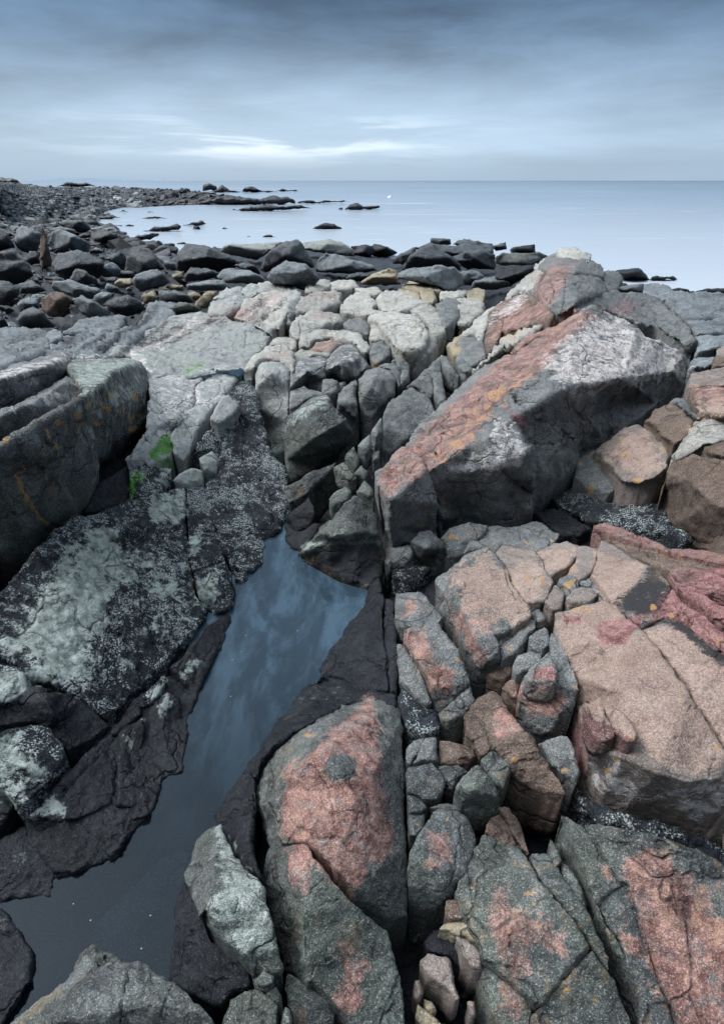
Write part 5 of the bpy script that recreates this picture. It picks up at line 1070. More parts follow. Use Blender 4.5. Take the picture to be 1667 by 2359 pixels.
for ln in """W1|F|500,1000 560,1060 640,1100 720,1180|2.2|2
W1|F|620,800 640,900 660,1000 700,1080 720,1170|2.4|2.2
W1|F|650,830 700,930 760,1010 790,1060|2|1.8
W1|F|300,870 400,940 500,1000 620,1060 660,1080|2|2
W1|F|300,870 420,930 480,910 520,895|1.8|1.6
W1|F|370,1150 450,1130 540,1130 620,1090 700,1100|2.4|2
W1|F|1060,690 1110,760 1100,830 1070,880|1.6|1.4
W1|F|560,590 700,600 820,640 900,650|1.2|1
W1|F|800,400 900,440 1060,470 1200,520 1300,560|1.8|1.5
W1|F|-60,960 60,900 150,850 250,790|1.8|1.4
W1|F|-160,1110 -80,1060 -50,1090|2|1.6
W1|F|430,700 600,780 640,830|1.6|1.4
W1|F|-170,1240 -150,1180 -100,1150|2|1.8
W2|H|1050,640 1140,560 1220,500 1240,450|1.4|1
pa|L|690,760 760,800 800,900|1.2|.8
pa|L|600,300 660,340 640,420|1|.6
pa|L|1440,900 1400,910 1410,890|3|2
e1|L|240,0 280,130 330,200 390,240|1.8|1.5
e1|L|180,440 240,420 300,410 350,370|1.8|1.4
e2|L|230,520 300,440 340,420|1.6|1.4
f1|L|510,760 530,840 600,940|1.6|1.4
f1|L|410,540 500,560 530,620|1.4|1
d5|I|400,1250 450,1180 520,1140|1.6|1
d4|I|350,850 360,920 400,960|1.8|1.2
d4|I|460,1000 400,930 350,860|1.4|1
lb|N|560,820 620,760 660,720 700,750|2|1.4
lb|N|590,1330 600,1270 660,1235 740,1210|2|1.6
lb|N|870,1040 910,1110 990,1170|1.8|1
lb|N|620,900 680,870 740,850|1.4|.8
cb|N|720,240 730,400 780,450|1.6|.8
cb|N|900,340 960,400 1010,450|2|1
cb|N|760,780 860,830 920,870 1050,880|2|1.5
cb|K|680,1200 700,1320 760,1350 840,1300|1.6|.8
ch|O|0,970 60,900 40,760 30,640|1.6|1
ch|O|560,800 470,860 430,900|1.4|.8
ch|O|40,690 60,760 90,790|1.6|1
cr|O|870,830 960,745 1030,765|1.8|1.2
cr|O|770,470 830,560 900,660 960,740|1.8|1.2
cr2|O|1040,860 1100,1050 1150,1200|1.6|1
bl|M|820,1230 790,1350 760,1480 750,1622|2.4|2
bl|M|950,1292 920,1380 860,1450|1.6|1.2
bl|M|1070,1390 1010,1520 990,1600|1.8|1.4
bl|M|640,1160 620,1260 560,1330|1.6|1.2
C4|D|1380,420 1320,500 1280,580 1240,580 1190,540|1.8|1.4
C4|D|1450,430 1530,450 1600,450|1.5|1.2
C4|D|1540,450 1520,560 1570,600|1.5|1.2
C4|D|820,500 960,470 1100,450 1250,400 1330,370|1.4|1.2
C4|D|1230,590 1350,600 1500,640|1.4|1
C4|D|900,540 1060,500 1200,480|1.2|1
s1|D|1165,760 1210,830 1205,900 1150,950 1110,1000|2.2|2
s1|D|970,830 1000,900 1040,1000|1.4|1
s3|G|1390,-100 1370,-30 1380,10|2|1.6
s3|G|1210,-30 1215,60 1208,100 1160,120|2.2|2
s10|G|1012,645 1000,780 920,800|1.6|1.2
s10|G|715,1060 715,1200 725,1350 745,1480 735,1560|1.8|1.6
s10|G|860,1100 870,1250 885,1400 930,1480 960,1600 1000,1700|2.2|1.8
s10|G|640,1270 650,1430 645,1500 600,1600 610,1750 625,1900|2|1.8
s10|G|780,740 790,900 760,1000 770,1100|1.4|1.2
s10|G|900,690 920,820 900,1000 915,1150|1.6|1.4
s10|G|960,1180 1080,1180 1190,1200|1.6|1.4
s10|G|820,1450 860,1560 850,1700 870,1860|1.8|1.6
s10|G|960,1600 1020,1530 1150,1530|2.4|2
s10|G|100,1300 300,1200 400,1130|1.4|1.2
s10|G|930,940 1050,920 1165,925|1.4|1.2
s10|G|250,1180 330,1060 520,900|1.6|1.2
s11|G|1330,600 1420,620 1530,590 1640,570|2|1.8
s11|G|1500,100 1520,250 1510,420 1490,560|1.8|1.6
s11|G|1400,700 1440,850 1500,950 1560,1080|2|1.8
s11|G|1350,440 1450,440 1600,450|1.6|1.4
s11|G|1620,560 1700,700 1690,860|1.8|1.6
s11|G|1520,620 1560,760 1600,900|1.6|1.4
LB3|G|130,470 220,360 340,270|1.8|1.6
LB3|G|190,390 250,440 300,520 380,640|1.6|1.2
LB3|G|550,400 480,520 360,600 220,660|1.6|1.2
LB3|G|-20,790 100,760 200,700|2|1.4
LB3|G|600,600 540,580 560,620|1.6|1
LB2|D|0,960 150,900 330,800|1.4|1
LB1|D|60,760 200,720 380,650|1.2|.8
D2|D|480,590 560,540 700,470 800,430|1.6|1.6
D2|D|330,560 500,520 620,460|1.6|1.6
D2|D|600,600 680,560 760,490|1.6|1.6
D4|D|0,540 100,520 200,460|1.4|1.6
D4|D|60,600 160,560 270,530|1.4|1.6
C1|E|390,640 400,760 450,870|1.4|1.2
C1|H|235,160 330,170 410,130|1.2|.8
C2|E|270,560 330,560 440,600|1.4|1.2
g1e|E|480,640 470,720 560,700|1.2|1
g1e|E|560,790 580,720 650,660|1.6|1.6
g3|E|720,620 800,600 860,640|1.2|1
g12|E|980,760 975,860 990,950|1.6|1.4
g12|E|1010,690 1040,700 1080,690|1.4|1.2
g6|E|700,470 760,470 760,500|1.6|1.6
g5|E|560,470 570,520 560,545|1.6|1.6
g24|E|1050,400 1110,460 1130,520 1180,560|1.6|1.8
g24|E|1230,370 1290,420 1260,500|1.6|1.8
g21|E|510,380 520,430 510,480|1.6|1.6
g10|H|620,340 700,270 740,200|1.2|.8
g10|H|560,220 600,150 650,180 680,240|1.2|.8
g10|H|430,420 560,400 660,400|1.8|1.2
g10b|H|440,700 520,600 640,530|1.6|1.2
g16|E|1060,1040 1150,960 1250,900|1.2|.8
g16|E|1200,800 1290,840 1330,850|1.4|1
e3r|F|630,120 640,220 600,330|1.8|3
e3r|F|640,160 720,150 780,170 770,190|1.6|3
e3r|F|540,110 560,200 570,260|1.6|3
e3r|F|600,100 680,80 760,90|1.4|2.4
e3r|F|480,180 520,240 580,300|1.6|2.6
e6r|F|760,280 900,290 1050,340 1200,400|1.4|2
e6r|F|1100,260 1250,340 1380,460|1.3|2
e6r|F|1050,300 1200,380 1330,480|1.2|2
e7|F|240,350 250,440 200,560|1.8|2
e7|F|410,230 440,290 550,320|1.6|2
e7|F|170,420 230,360 300,340|1.3|1.6
f6|I|1430,400 1520,440 1640,480|1.8|1.4
f8|I|880,440 1000,420 1150,300|1.2|1
f8|I|1160,380 1240,380|1.4|1
g40|E|150,330 260,290 400,250|1.4|1.8
g40|E|250,420 300,330 360,260|1.4|1.8
g39|E|200,180 330,170 480,200|1.3|1.8
py|H|730,820 720,880 760,900|1.4|1
py|H|930,760 930,840 960,890|1.4|1
py|H|880,890 900,960 960,1040|1.6|1.2
py|H|630,1060 760,1120 900,1160|1.4|1
s14|J|1290,400 1220,520 1130,680|1.6|1.4
s14|J|1180,760 1230,640 1340,500|1.6|1.4
s16|J|1050,800 1060,950 1040,1150|1.4|1.2
s17|J|820,1000 800,1150 820,1300|1.6|1.4
s17|J|880,1240 800,1290 740,1300|1.6|1.4
s19|J|350,1450 480,1330 640,1180|1.6|1.2
s22|J|280,830 380,960 450,1090|1.6|1.4
s22|J|0,1005 160,990 240,980|1.6|1.2
c5|L|1180,330 1300,300 1450,380|1.6|1.4
c5|L|1290,220 1400,330 1560,440|1.6|1.4
c3|I|1400,1170 1450,1190 1440,1210|3|2
c5|L|1220,280 1330,300 1450,420 1600,520|2|2
c5|L|1250,230 1340,330 1500,440 1620,560|2|2
c4|L|1350,130 1450,230 1600,330|2|1.6
c3|I|1320,1110 1450,1170 1600,1230|2|1.6
c2|I|1000,960 1180,1040 1400,1080|2|1.6
c1|I|850,850 960,880 1100,930|2|1.6
c1|I|950,880 1050,900 1180,960 1330,1010|1.6|1.6
pt|M|1480,830 1480,880 1460,930|1.4|.8""".splitlines():
    q = ln.split('|'); crack(q[0], q[1], q[2], float(q[3]), float(q[4]))

# boulders seen from the side across the beach and the outcrop
# id|crop|material|name|label|outline|options
STAND = r"""
b1|D|c|boulder|smooth dark boulder at the left edge, in front of the double stacked ones|-60,130 60,130 115,170 112,240 50,280 -60,290
b2|D|c|boulder|low dark stone with greenish top behind the lichen capped boulder|120,150 200,122 240,150 288,190 200,210 130,200
b3|D|s|boulder|small green streaked boulder left of the lichen capped boulder|100,270 180,222 245,240 242,300 180,302 130,320
b4|D|b|boulder|brownish angular boulder with a yellowish lichen cap|250,240 320,192 400,205 440,240 445,330 400,360 330,350 262,310
b5|D|c|boulder|dark five sided boulder with a pale peak, lower left of the pile|100,370 150,310 210,288 270,320 340,400 330,415 240,425 118,425
b6|D|c|boulder|dark boulder cut by the left edge beside the five sided one|-60,330 0,330 50,390 60,415 -60,420
b7|D|s|boulder|flat pale slab like boulder with a sloping top, behind the brownish boulder|320,170 340,130 420,112 520,150 640,190 580,235 520,242 440,230 400,202
b8|D|s|boulder|dark ribbed boulder between the brownish and the smooth dark boulder|440,235 520,222 600,260 675,310 660,370 600,380 540,350 480,290
b9|D|s|boulder|small pale topped boulder behind the smooth dark boulder|590,220 640,192 720,210 662,250 640,280 600,262
b10|D|c|boulder|wide smooth dark boulder in the middle of the pile|655,270 720,230 800,217 880,260 905,300 830,340 730,345 675,310
b11|D|s|cobble|small grey slab stone by the pale pebble|650,180 670,142 740,170 788,208 760,213 700,200
b12|D|s|boulder|blocky dark boulder with a flat bluish top|825,120 850,85 920,62 980,50 1060,112 1065,140 960,175 870,190 835,150
b13|D|y|cobble|pale ochre stone left of the blocky dark boulder|700,140 750,112 820,112 832,140 800,170 740,172
b14|D|s|boulder|flat grey plank shaped stone with an even top|1160,150 1280,125 1390,120 1430,170 1400,185 1290,190 1170,185
b15|D|c|boulder|squat dark boulder just behind the flat plank shaped stone|1150,100 1190,42 1300,52 1360,77 1352,110 1260,125 1160,130
b16|D|y|cobble|pale cobble beside the squat dark boulder|1050,95 1145,67 1150,112 1100,125
b17|D|y|cobble|orange yellow cobble below the pale cobble|1028,168 1080,150 1150,152 1142,190 1080,192
b18|D|s|boulder|low grey slab in front of the orange yellow cobble|990,192 1090,182 1180,222 1220,262 1160,270 1000,245
b19|D|y|cobble|cream coloured stone right of the wide smooth dark boulder|870,222 960,182 990,230 970,260 900,270
b20|D|y|cobble|rusty yellow stone right of the low grey slab|1160,205 1210,195 1258,225 1240,250 1190,245
b21|D|y|boulder|greenish yellow slab stone by the striped slabs|1205,290 1225,250 1300,192 1360,192 1330,230 1280,298
b23|D|m|boulder|green grey angular block at the foot of the striped slabs|1060,300 1110,255 1180,270 1260,302 1200,330 1110,340
b24|D|s|boulder|long dark boulder with pale top edge left of the outcrop|1350,105 1390,62 1450,52 1560,62 1640,105 1650,150 1500,142 1400,140
b25|D|c|boulder|dark humped boulder left of the pink pebble|440,105 480,45 540,70 600,112 622,160 530,155 440,130
b26|D|p|pebble|single round pink pebble among the dark boulders|620,105 635,93 650,108 650,128 630,137
b27|D|s|cobble|pale round cobble in front of the blocky dark boulder|775,180 800,165 825,175 820,190 780,190
b28|D|s|cobble|light grey flat cobble beside the pink pebble|650,120 700,100 735,112 720,138 660,140
b29|D|s|boulder|light sloping slab in the gap right of the brownish boulder|470,290 530,240 570,260 640,310 600,330
a1|A|c|boulder|broad low black boulder behind the dark humped boulder|330,560 350,500 440,470 540,490 640,540 650,570 580,630 500,650 420,660 340,610
a2|A|s|boulder|dark slab boulder with a bluish top plane right of the broad black one|510,620 600,580 700,547 755,600 740,640 600,655
a3|A|s|boulder|long tilted dark slab boulder with a pale upper edge|305,400 320,360 380,352 470,380 560,430 568,452 552,495 430,475 330,480 300,430
a4|A|b|standing_stone|narrow brown upright stone like a post on the left|250,440 255,350 268,335 290,378 300,440 320,520 325,585 270,585 250,520
a5|A|s|boulder|grey humped boulder left of the narrow brown upright stone|80,420 110,352 150,327 250,362 268,380 255,440 240,480 200,500 130,480
a6|A|c|boulder|upper of two stacked boulders at the left edge|-60,350 0,345 50,380 82,440 80,482 0,495 -60,495
a7|A|c|boulder|lower and larger of two stacked boulders at the left edge|-60,490 80,488 150,530 190,580 215,640 130,680 0,680 -60,680
a9|A|c|boulder|dark block with a slanted top near the middle of the boulder row|780,620 790,540 820,472 880,467 950,510 1000,560 1035,600 960,600 860,625
a10|A|c|boulder|dark leaning slab left of the slanted block|630,530 750,487 790,530 790,600 740,595 690,550
a11|A|s|boulder|pale grey triangular slab leaning right of the slanted block|960,507 1030,510 1100,562 1102,602 1040,600 1000,550
a12|A|c|boulder|large dark whaleback boulder with a lighter crest|1105,600 1110,500 1160,442 1270,442 1360,472 1440,520 1498,552 1420,595 1350,608 1150,615
a13|A|c|boulder|small brown black boulder at the right foot of the whaleback|1445,572 1550,552 1600,570 1622,620 1560,605
a14|A|c|boulder|cubic black boulder at the water's edge on the left|580,420 580,342 650,352 730,372 740,425 640,432
a15|A|c|boulder|dark boulder with a level top behind the long tilted slab|360,310 420,287 520,290 570,342 500,372 400,340
a16|A|s|cobble|pale flat stone beside the cubic black boulder|555,480 600,458 655,482 635,500 560,502
a17|A|s|cobble|greenish rounded stone left of the level topped boulder|285,335 310,308 350,302 372,330 340,335
a18|A|s|boulder|pale thin slab under the level topped boulder|300,350 380,332 470,352 470,380 400,372 320,368
a19|A|c|cobble|dark flat stone between the tilted slab and the cubic boulder|480,390 520,375 560,378 562,396 490,402
a20|A|s|boulder|grey flat slab boulder on the rubble left of the post like stone|60,320 110,305 160,310 180,330 100,335
a21|A|c|boulder|dark rounded boulder in the shadow below the post like stone|150,545 180,480 240,478 255,560 200,575
a22|A|c|cobble|dark stone with a lit ridge in front of the pale triangular slab|725,620 740,605 835,612 840,640 730,650
c1|B|c|boulder|domed black boulder split by a vertical crack on the skyline|270,600 290,520 340,470 430,422 500,417 540,460 580,530 602,580 560,590 430,600 300,612
c2|B|s|boulder|grey brown boulder in front of the domed black boulder|300,650 350,590 430,547 520,552 580,592 640,655 600,695 540,722 420,692 340,680
c3|B|c|boulder|small black hump between two dark boulders, left of the domed one|100,570 180,552 240,572 268,625 220,622
c4|B|c|boulder|dark pointed end of a boulder left of the small black hump|-60,480 0,480 60,522 140,560 90,598 0,602 -60,602
c6|B|s|boulder|long blue grey boulder with curved cracks|615,600 625,540 680,492 760,512 900,547 970,572 1002,605 930,615 780,622 620,612
c7|B|c|boulder|low dark brown boulder in front of the long blue grey one|800,650 820,625 870,620 952,632 900,672 830,672
c8|B|c|boulder|smooth black hill shaped boulder right of the tidal inlet|1148,600 1200,510 1280,447 1350,452 1450,512 1512,572 1517,605 1350,608
c9|B|s|boulder|wide banded grey boulder below the smooth black hill|1120,660 1122,618 1200,592 1360,572 1480,582 1522,622 1532,692 1440,740 1350,702 1250,680
c10|B|s|boulder|rounded grey boulder right of the banded grey one|1522,650 1525,612 1600,602 1660,642 1662,692 1600,702 1545,692
c11|B|y|boulder|pointed ochre and white boulder on the outcrop skyline|885,685 1000,612 1070,587 1112,602 1132,662 1142,692 1050,698 960,692
c12|B|l|rock_shelf|pale green rock shelf at the water's edge, left part|10,490 40,442 270,432 430,427 330,490 250,540 120,512
c13|B|l|rock_shelf|pale green rock shelf with a dark notch, right part|500,470 520,432 700,410 780,432 850,472 850,515 760,512 640,490 560,480
c14|B|k|sea_rock|weed covered black rock left of the tidal inlet|830,500 835,452 900,442 970,452 992,485 930,540 850,540
c15|B|k|sea_rock|low weed covered rock in front of the tidal inlet|935,500 942,462 980,442 1060,452 1122,492 1040,522 960,510
c16|B|c|rock_block|flat topped block on the far skyline right of the inlet|1325,445 1330,402 1450,407 1455,440 1380,455
c17|B|c|rock_block|second flat block on the far skyline right of the inlet|1465,440 1500,412 1575,412 1582,435 1520,455
c18|B|c|rock_shelf|dark layered shelf carrying the flat skyline blocks|1220,470 1330,432 1460,452 1622,422 1720,450 1720,500 1500,515 1400,500
c19|B|c|rock_shelf|grey layered rock sloping into the tidal inlet|1090,530 1190,472 1250,452 1220,520 1150,565 1095,560
c20|B|c|rock_block|black broken block right of the smooth black hill|1460,520 1600,482 1700,492 1700,562 1560,598 1510,565
d1|C|c|rock_block|dark block on the skyline left of the mossy ledge|-10,430 0,407 40,407 110,442 100,482 0,492
d2|C|c|rock_block|small dark block on the skyline next to the leftmost ridge block|108,460 112,432 180,432 192,462 130,468
d3|C|c|rock_block|pointed dark block on the skyline in front of open sea|180,465 190,447 262,425 272,475 200,480
d4|C|k|sea_rock|flat black rock standing clear at the water's edge|290,478 310,462 350,450 440,442 448,492 400,495 300,488
d5|C|m|rock_shelf|mossy dark ledge behind the smooth black boulder|200,560 205,515 250,490 460,490 522,512 505,548 400,582 230,575
d6|C|k|boulder|smooth black boulder with a polished top left of the knoll|190,650 200,605 230,582 280,572 430,572 442,592 380,655 300,695 240,680
d7|C|c|rock_shelf|cracked dark shelf below the leftmost ridge block|-20,560 0,482 100,472 200,502 195,600 80,595 0,582
d8|C|s|boulder|rounded grey boulder at the left of the knoll's approach|-60,680 -50,620 0,602 80,612 92,652 40,690 -20,700
d9|C|s|boulder|rounded grey boulder in front of the smooth black polished one|48,700 70,665 130,650 220,642 290,672 302,702 200,722 60,725
e10|C|k|sea_rock|black rock standing in the sea right of the knoll|940,610 1000,592 1090,585 1130,622 1162,665 1000,668 980,645
e11|C|s|rock_shelf|greenish grey shelf below the black rock in the sea|940,740 950,710 1040,692 1122,690 1110,740 1000,745
e13|F|k|sea_rock|small black hump on the waterline at the right|1290,195 1295,178 1340,170 1400,185 1412,205 1300,205
e14|F|k|sea_rock|black rock on the waterline at the right edge|1430,212 1440,197 1500,180 1720,172 1720,215 1480,215
"""
# rocks standing in the sea: id|crop|label|outline
SEA = r"""
s1|A|tall pointed black sea stack, the highest of the distant reef|1260,108 1265,75 1303,54 1350,80 1358,112
s2|A|smaller pointed black rock right of the tall sea stack|1355,112 1360,88 1380,70 1430,100 1436,112
s3|B|jagged low black reef right of the pointed sea rocks|-40,112 0,95 30,85 60,100 150,112 160,85 210,74 270,100 370,108 372,118 0,118
s4|B|thin far tail of black rocks at the right end of the outer reef|370,108 400,92 440,100 490,98 510,110 382,112
s5|B|long black reef with two rounded humps, middle one|-120,190 -60,160 0,150 60,135 160,152 270,160 350,133 400,155 440,136 488,170 490,186 250,195
s6|B|low black spit of rocks right of the two humped reef|495,184 510,172 560,163 620,175 680,163 760,170 790,160 822,178 640,187
s7|B|long flat dark reef nearest below the two humped reef|110,230 160,212 200,203 330,195 420,204 520,192 592,216 400,230 200,235
s8|B|dark jagged islet standing alone right of the flat reef|790,224 830,190 870,186 910,205 960,203 1005,194 1024,215 860,226
s9|B|tiny dark rock left of the jagged islet|750,225 762,214 775,211 785,225
s10|B|smooth domed rock alone in the pale sea, the nearest large one|588,345 640,316 700,306 760,330 788,346
s11|B|small dark rock just off the pale green shelf|275,398 290,385 312,376 350,390 402,398
s12|B|tiny dark rock at left of the lone domed rock|25,344 35,337 52,333 74,345
s13|B|very small rock near the shelf left of the small dark rock|180,396 190,388 208,388 212,396
s14|A|long dark rock rising from the milky shallows|880,362 940,340 1000,326 1040,330 1100,314 1130,330 1110,350 1000,360
s15|A|dark weedy rock right of the long rock in the shallows|1130,325 1200,300 1260,296 1290,315 1200,328
s16|A|small upright dark rock in the shallows below the weedy one|1195,348 1205,325 1225,318 1250,335 1252,350
s17|A|low flat rock in the bay below the distant shore|870,282 920,268 960,260 1050,280
s18|A|pair of small humps near the distant shore, left of the bay|738,244 755,225 772,218 805,242
s19|A|lone tiny rock right of the shallows|1380,347 1392,337 1410,334 1425,346
s20|A|small rock at the edge of the distant shore mouth|915,244 925,233 945,232 960,243
s21|A|low dark weed bank where the shallows meet the boulders|740,430 800,400 850,388 950,368 1000,378 960,400 900,418
s22|A|black weed patch in the shallows in front of the shelf|1090,442 1110,430 1150,428 1170,440
s23|C|half submerged rock right of the black rock in the sea|1150,662 1170,640 1200,632 1250,640 1300,634 1340,660 1200,670
s24|A|dark low rocks at the left end of the bay|570,285 620,262 700,258 755,275 700,285
s25|A|dark flat rock in the left shallows|640,330 700,314 760,318 770,330
s26|B|tiny far rock left of the flat dark reef|90,228 98,216 112,218 118,228
s27|A|flat weedy rock above the low weed bank|770,328 800,316 838,322 835,330
s28|A|black humped rock behind the far left rubble on the horizon|350,80 420,56 500,62 560,58 605,80
s29|A|black bank at the far left edge of the horizon|-60,62 0,28 80,30 110,42 140,66
"""
# ------------------------------------------------------------------ ground, water, shore
SEA_Z = -.6


def struct(name, me, mat, kind='structure'):
    o = link(name, me, mat); o['kind'] = kind; return o


def grid_sheet(name, us, vs, zf, keep=None):
    uu, vv = np.meshgrid(us, vs); uv = np.stack([uu.ravel(), vv.ravel()], 1)
    z = zf(uv); P = at_z(uv, z)
    nU, nV = len(us), len(vs); idx = np.arange(nU * nV).reshape(nV, nU)
    F = np.stack([idx[1:, :-1].ravel(), idx[1:, 1:].ravel(), idx[:-1, 1:].ravel(), idx[:-1, :-1].ravel()], 1)
    return P, F, uv


us = np.r_[np.arange(-1500, -100, 60), np.arange(-100, 1780, 9), np.arange(1780, 3300, 60)]
vs = np.r_[np.arange(548, 900, 6), np.arange(900, 2400, 9), np.arange(2400, 2960, 40)]


def bedz(uv):
    off = np.interp(uv[:, 1], [540, 640, 760, 900, 2400], [.20, .24, .24, .20, .24])
    u = np.clip(uv[:, 0], -500, 2200)
    z = G(np.stack([u, uv[:, 1]], 1)) - off
    vsh = np.interp(uv[:, 0], [0, 380, 500, 700, 830, 905, 950, 1000, 1100, 1230, 1330, 1430, 1490, 1560, 1667], [545, 575, 570, 572, 585, 600, 590, 585, 590, 612, 640, 662, 672, 682, 690])
    k = np.clip((vsh + 14 - uv[:, 1]) / 30, 0, 1)
    return np.clip(z * (1 - k) - .95 * k, -1.2, 1.1)


P_, F_, uv_ = grid_sheet('bedrock', us, vs, bedz)
P_[:, 2] += .025 * fbm(P_ * 6, 4, 3) + .02 * fbm(P_ * 16, 3, 9, .6, True) * np.clip(P_[:, 1] / 3, .4, 2)
me, og = mesh('bedrock', P_, F_, np.zeros(3), np.zeros((len(P_), 7)))
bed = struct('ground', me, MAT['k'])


# the same jointed bedrock carries on outside the frame, to both sides and under the camera
def worley(xy, cell, seed):
    q = xy / cell + fbm(np.c_[xy * 2.2, np.zeros(len(xy))], 2, seed)[:, None] * .5
    i0 = np.floor(q).astype(np.int64); f1 = np.full(len(q), 9.0); f2 = f1.copy(); idv = np.zeros(len(q))
    for dx in (-1, 0, 1):
        for dy in (-1, 0, 1):
            c = i0 + [dx, dy]; z_ = np.zeros(len(q), np.int64)
            px_ = c[:, 0] + .5 + .45 * _h(c[:, 0], c[:, 1], z_, seed); py_ = c[:, 1] + .5 + .45 * _h(c[:, 0], c[:, 1], z_ + 5, seed)
            d = np.hypot(q[:, 0] - px_, q[:, 1] - py_); h = _h(c[:, 0], c[:, 1], z_ + 9, seed)
            n = d < f1; f2 = np.where(n, f1, np.minimum(f2, d)); idv = np.where(n, h, idv); f1 = np.where(n, d, f1)
    return f1, f2, idv


for nm_, u0, u1, v0, v1, mt_ in (('bedrock_right', 1690, 2700, 720, 2420, 'p'), ('bedrock_left', -1000, -34, 700, 2420, 'm'), ('bedrock_near', -1000, 2700, 2372, 2960, 'm')):
    P_, F_, uv_ = grid_sheet(nm_, np.arange(u0, u1 + 1, 11), np.arange(v0, v1 + 1, 9), lambda uv: np.clip(G(np.stack([np.clip(uv[:, 0], -500, 2200), uv[:, 1]], 1)), .02, .8) - .05)
    f1, f2, idv = worley(P_[:, :2], .42, 5)
    tilt = (vnoise(P_ * 3.1, 4) * .04)
    P_[:, 2] += idv * .07 + tilt + .012 * fbm(P_ * 14, 3, 6) - .16 * np.clip(1 - (f2 - f1) / .10, 0, 1) - (.07 if nm_ == 'bedrock_near' else 0)
    me, og = mesh(nm_, P_, F_, np.zeros(3), np.zeros((len(P_), 7)))
    struct('bedrock', me, MAT[mt_])

# pool water, tucked a little under the stones round it
pool = P3('V', '628,1140 655,1150 665,1215 690,1265 760,1305 845,1330 850,1345 800,1420 740,1530 690,1620 620,1690 560,1790 520,1830 520,1900 470,1940 440,2080 440,2230 400,2330 -40,2400 -60,1790 0,1800 60,1830 150,1800 250,1760 330,1690 380,1560 430,1430 490,1340 520,1290 580,1240 590,1190')[:, :2]
nq = len(pool)
lo, hi = pool.min(0), pool.max(0)
gx, gy = np.meshgrid(np.arange(lo[0], hi[0], 40), np.arange(lo[1], hi[1], 40)); gp = np.stack([gx.ravel(), gy.ravel()], 1)
gp = gp[inside(gp, pool)]; gp = gp[poly_dist(gp, pool) > 12]
q2, ft, _o = cdt(np.concatenate([pool, gp]), [(i, (i + 1) % nq) for i in range(nq)], 1)
PW = at_z(q2, np.zeros(len(q2)))
nn = np.cross(PW[ft[:, 1]] - PW[ft[:, 0]], PW[ft[:, 2]] - PW[ft[:, 0]])[:, 2] < 0; ft[nn] = ft[nn][:, ::-1]
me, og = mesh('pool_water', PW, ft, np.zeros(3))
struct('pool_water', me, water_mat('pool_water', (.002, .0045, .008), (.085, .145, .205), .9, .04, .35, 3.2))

# shallow puddle held in the hollow of the wide pale slab
pud = P3('D', '1185,735 1240,690 1300,668 1400,672 1500,668 1530,690 1500,722 1440,712 1390,698 1290,722')[:, :2]
zp = float(G(pud).mean()) + .014
PW = at_z(pud, np.full(len(pud), zp)); PW = PW[::-1] if np.cross(PW[1] - PW[0], PW[2] - PW[0])[2] < 0 else PW
me = bpy.data.meshes.new('puddle'); me.from_pydata(PW.tolist(), [], [list(range(len(PW)))])
struct('puddle_water', me, water_mat('puddle_water', (.02, .03, .045), (.05, .07, .09), .6, .06, .8, 8.0))

# sea, out to the horizon
xs = [-30000, -3000, -300, -60, 0, 60, 300, 3000, 30000]; ysv = [6, 20, 60, 200, 1000, 5000, 30000]
PV = [(x, y, SEA_Z) for y in ysv for x in xs]; nx = len(xs)
FV = [(j * nx + i, j * nx + i + 1, (j + 1) * nx + i + 1, (j + 1) * nx + i) for j in range(len(ysv) - 1) for i in range(nx - 1)]
me = bpy.data.meshes.new('sea'); me.from_pydata(PV, [], FV)
struct('sea', me, sea_mat())

# faint low land on the horizon, far left
V_ = []; F_ = []
prof = [(30, 0), (60, 3), (90, 7), (140, 10), (190, 11), (240, 8), (300, 5), (370, 3), (420, 0)]
for i, (u, h) in enumerate(prof):
    x = (u - 833.5) / 1517.0 * 9000
    V_ += [(x, 9000, -2), (x, 9100, SEA_Z + h * 2.9), (x, 9600, SEA_Z + h * 2.6), (x, 9800, -2)]
    if i:
        a = 4 * (i - 1); bq = 4 * i
        for k in range(3): F_.append((a + k, bq + k, bq + k + 1, a + k + 1))
me = bpy.data.meshes.new('headland'); me.from_pydata(V_, [], F_)
struct('headland', me, plain('headland_hazed', (.19, .27, .36), 1.0))  # distance haze is put into the land's blue grey colour

# rubble shore curving away to the left
SH = P3('A', '-260,52,150 -100,55,150 0,52,145 130,62,130 300,84,105 600,82,70 700,88,60 850,92,55 1000,95,50 1200,108,42 1300,118,30 1430,143,6 1500,163,-20 1505,182,-58 1400,190,-62 1200,198,-62 1000,203,-62 900,212,-62 750,212,-62 690,225,-62 655,240,-62 680,262,-62 600,290,-62 620,325,-62 700,350,-60 770,400,-58 900,430,-55 1000,452,-50 1080,475,-46 1080,560,-40 700,600,-20 300,640,0 0,640,10 -260,640,20')
inner = P3('A', '0,120,120 300,130,80 600,120,48 900,130,18 1200,150,-15 0,200,70 300,200,30 600,180,-5 0,280,20 250,290,-15 450,260,-45 0,360,2 250,360,-20 500,400,-46 0,450,5 300,500,-20 700,500,-42 550,320,-50 1000,170,-35')
allp = np.concatenate([SH, inner]); nS = len(SH)
cvs, cts, _o = cdt(allp[:, :2], [(i, (i + 1) % nS) for i in range(nS)], 1)
zz = allp[:, 2] / 100
dens = SH[:, :2]
pts = []
for i in range(nS):
    a, c_ = SH[i, :2], SH[(i + 1) % nS, :2]; n = max(1, int(np.linalg.norm(c_ - a) / 4))
    for k in range(n): pts.append(a + (c_ - a) * k / n)
bp = np.array(pts)
gx, gy = np.meshgrid(np.arange(-90, bp[:, 0].max(), 2.6), np.arange(bp[:, 1].min(), bp[:, 1].max(), 1.7))
gp = np.stack([gx.ravel(), gy.ravel()], 1) + np.random.RandomState(4).uniform(-.5, .5, (gx.size, 2))
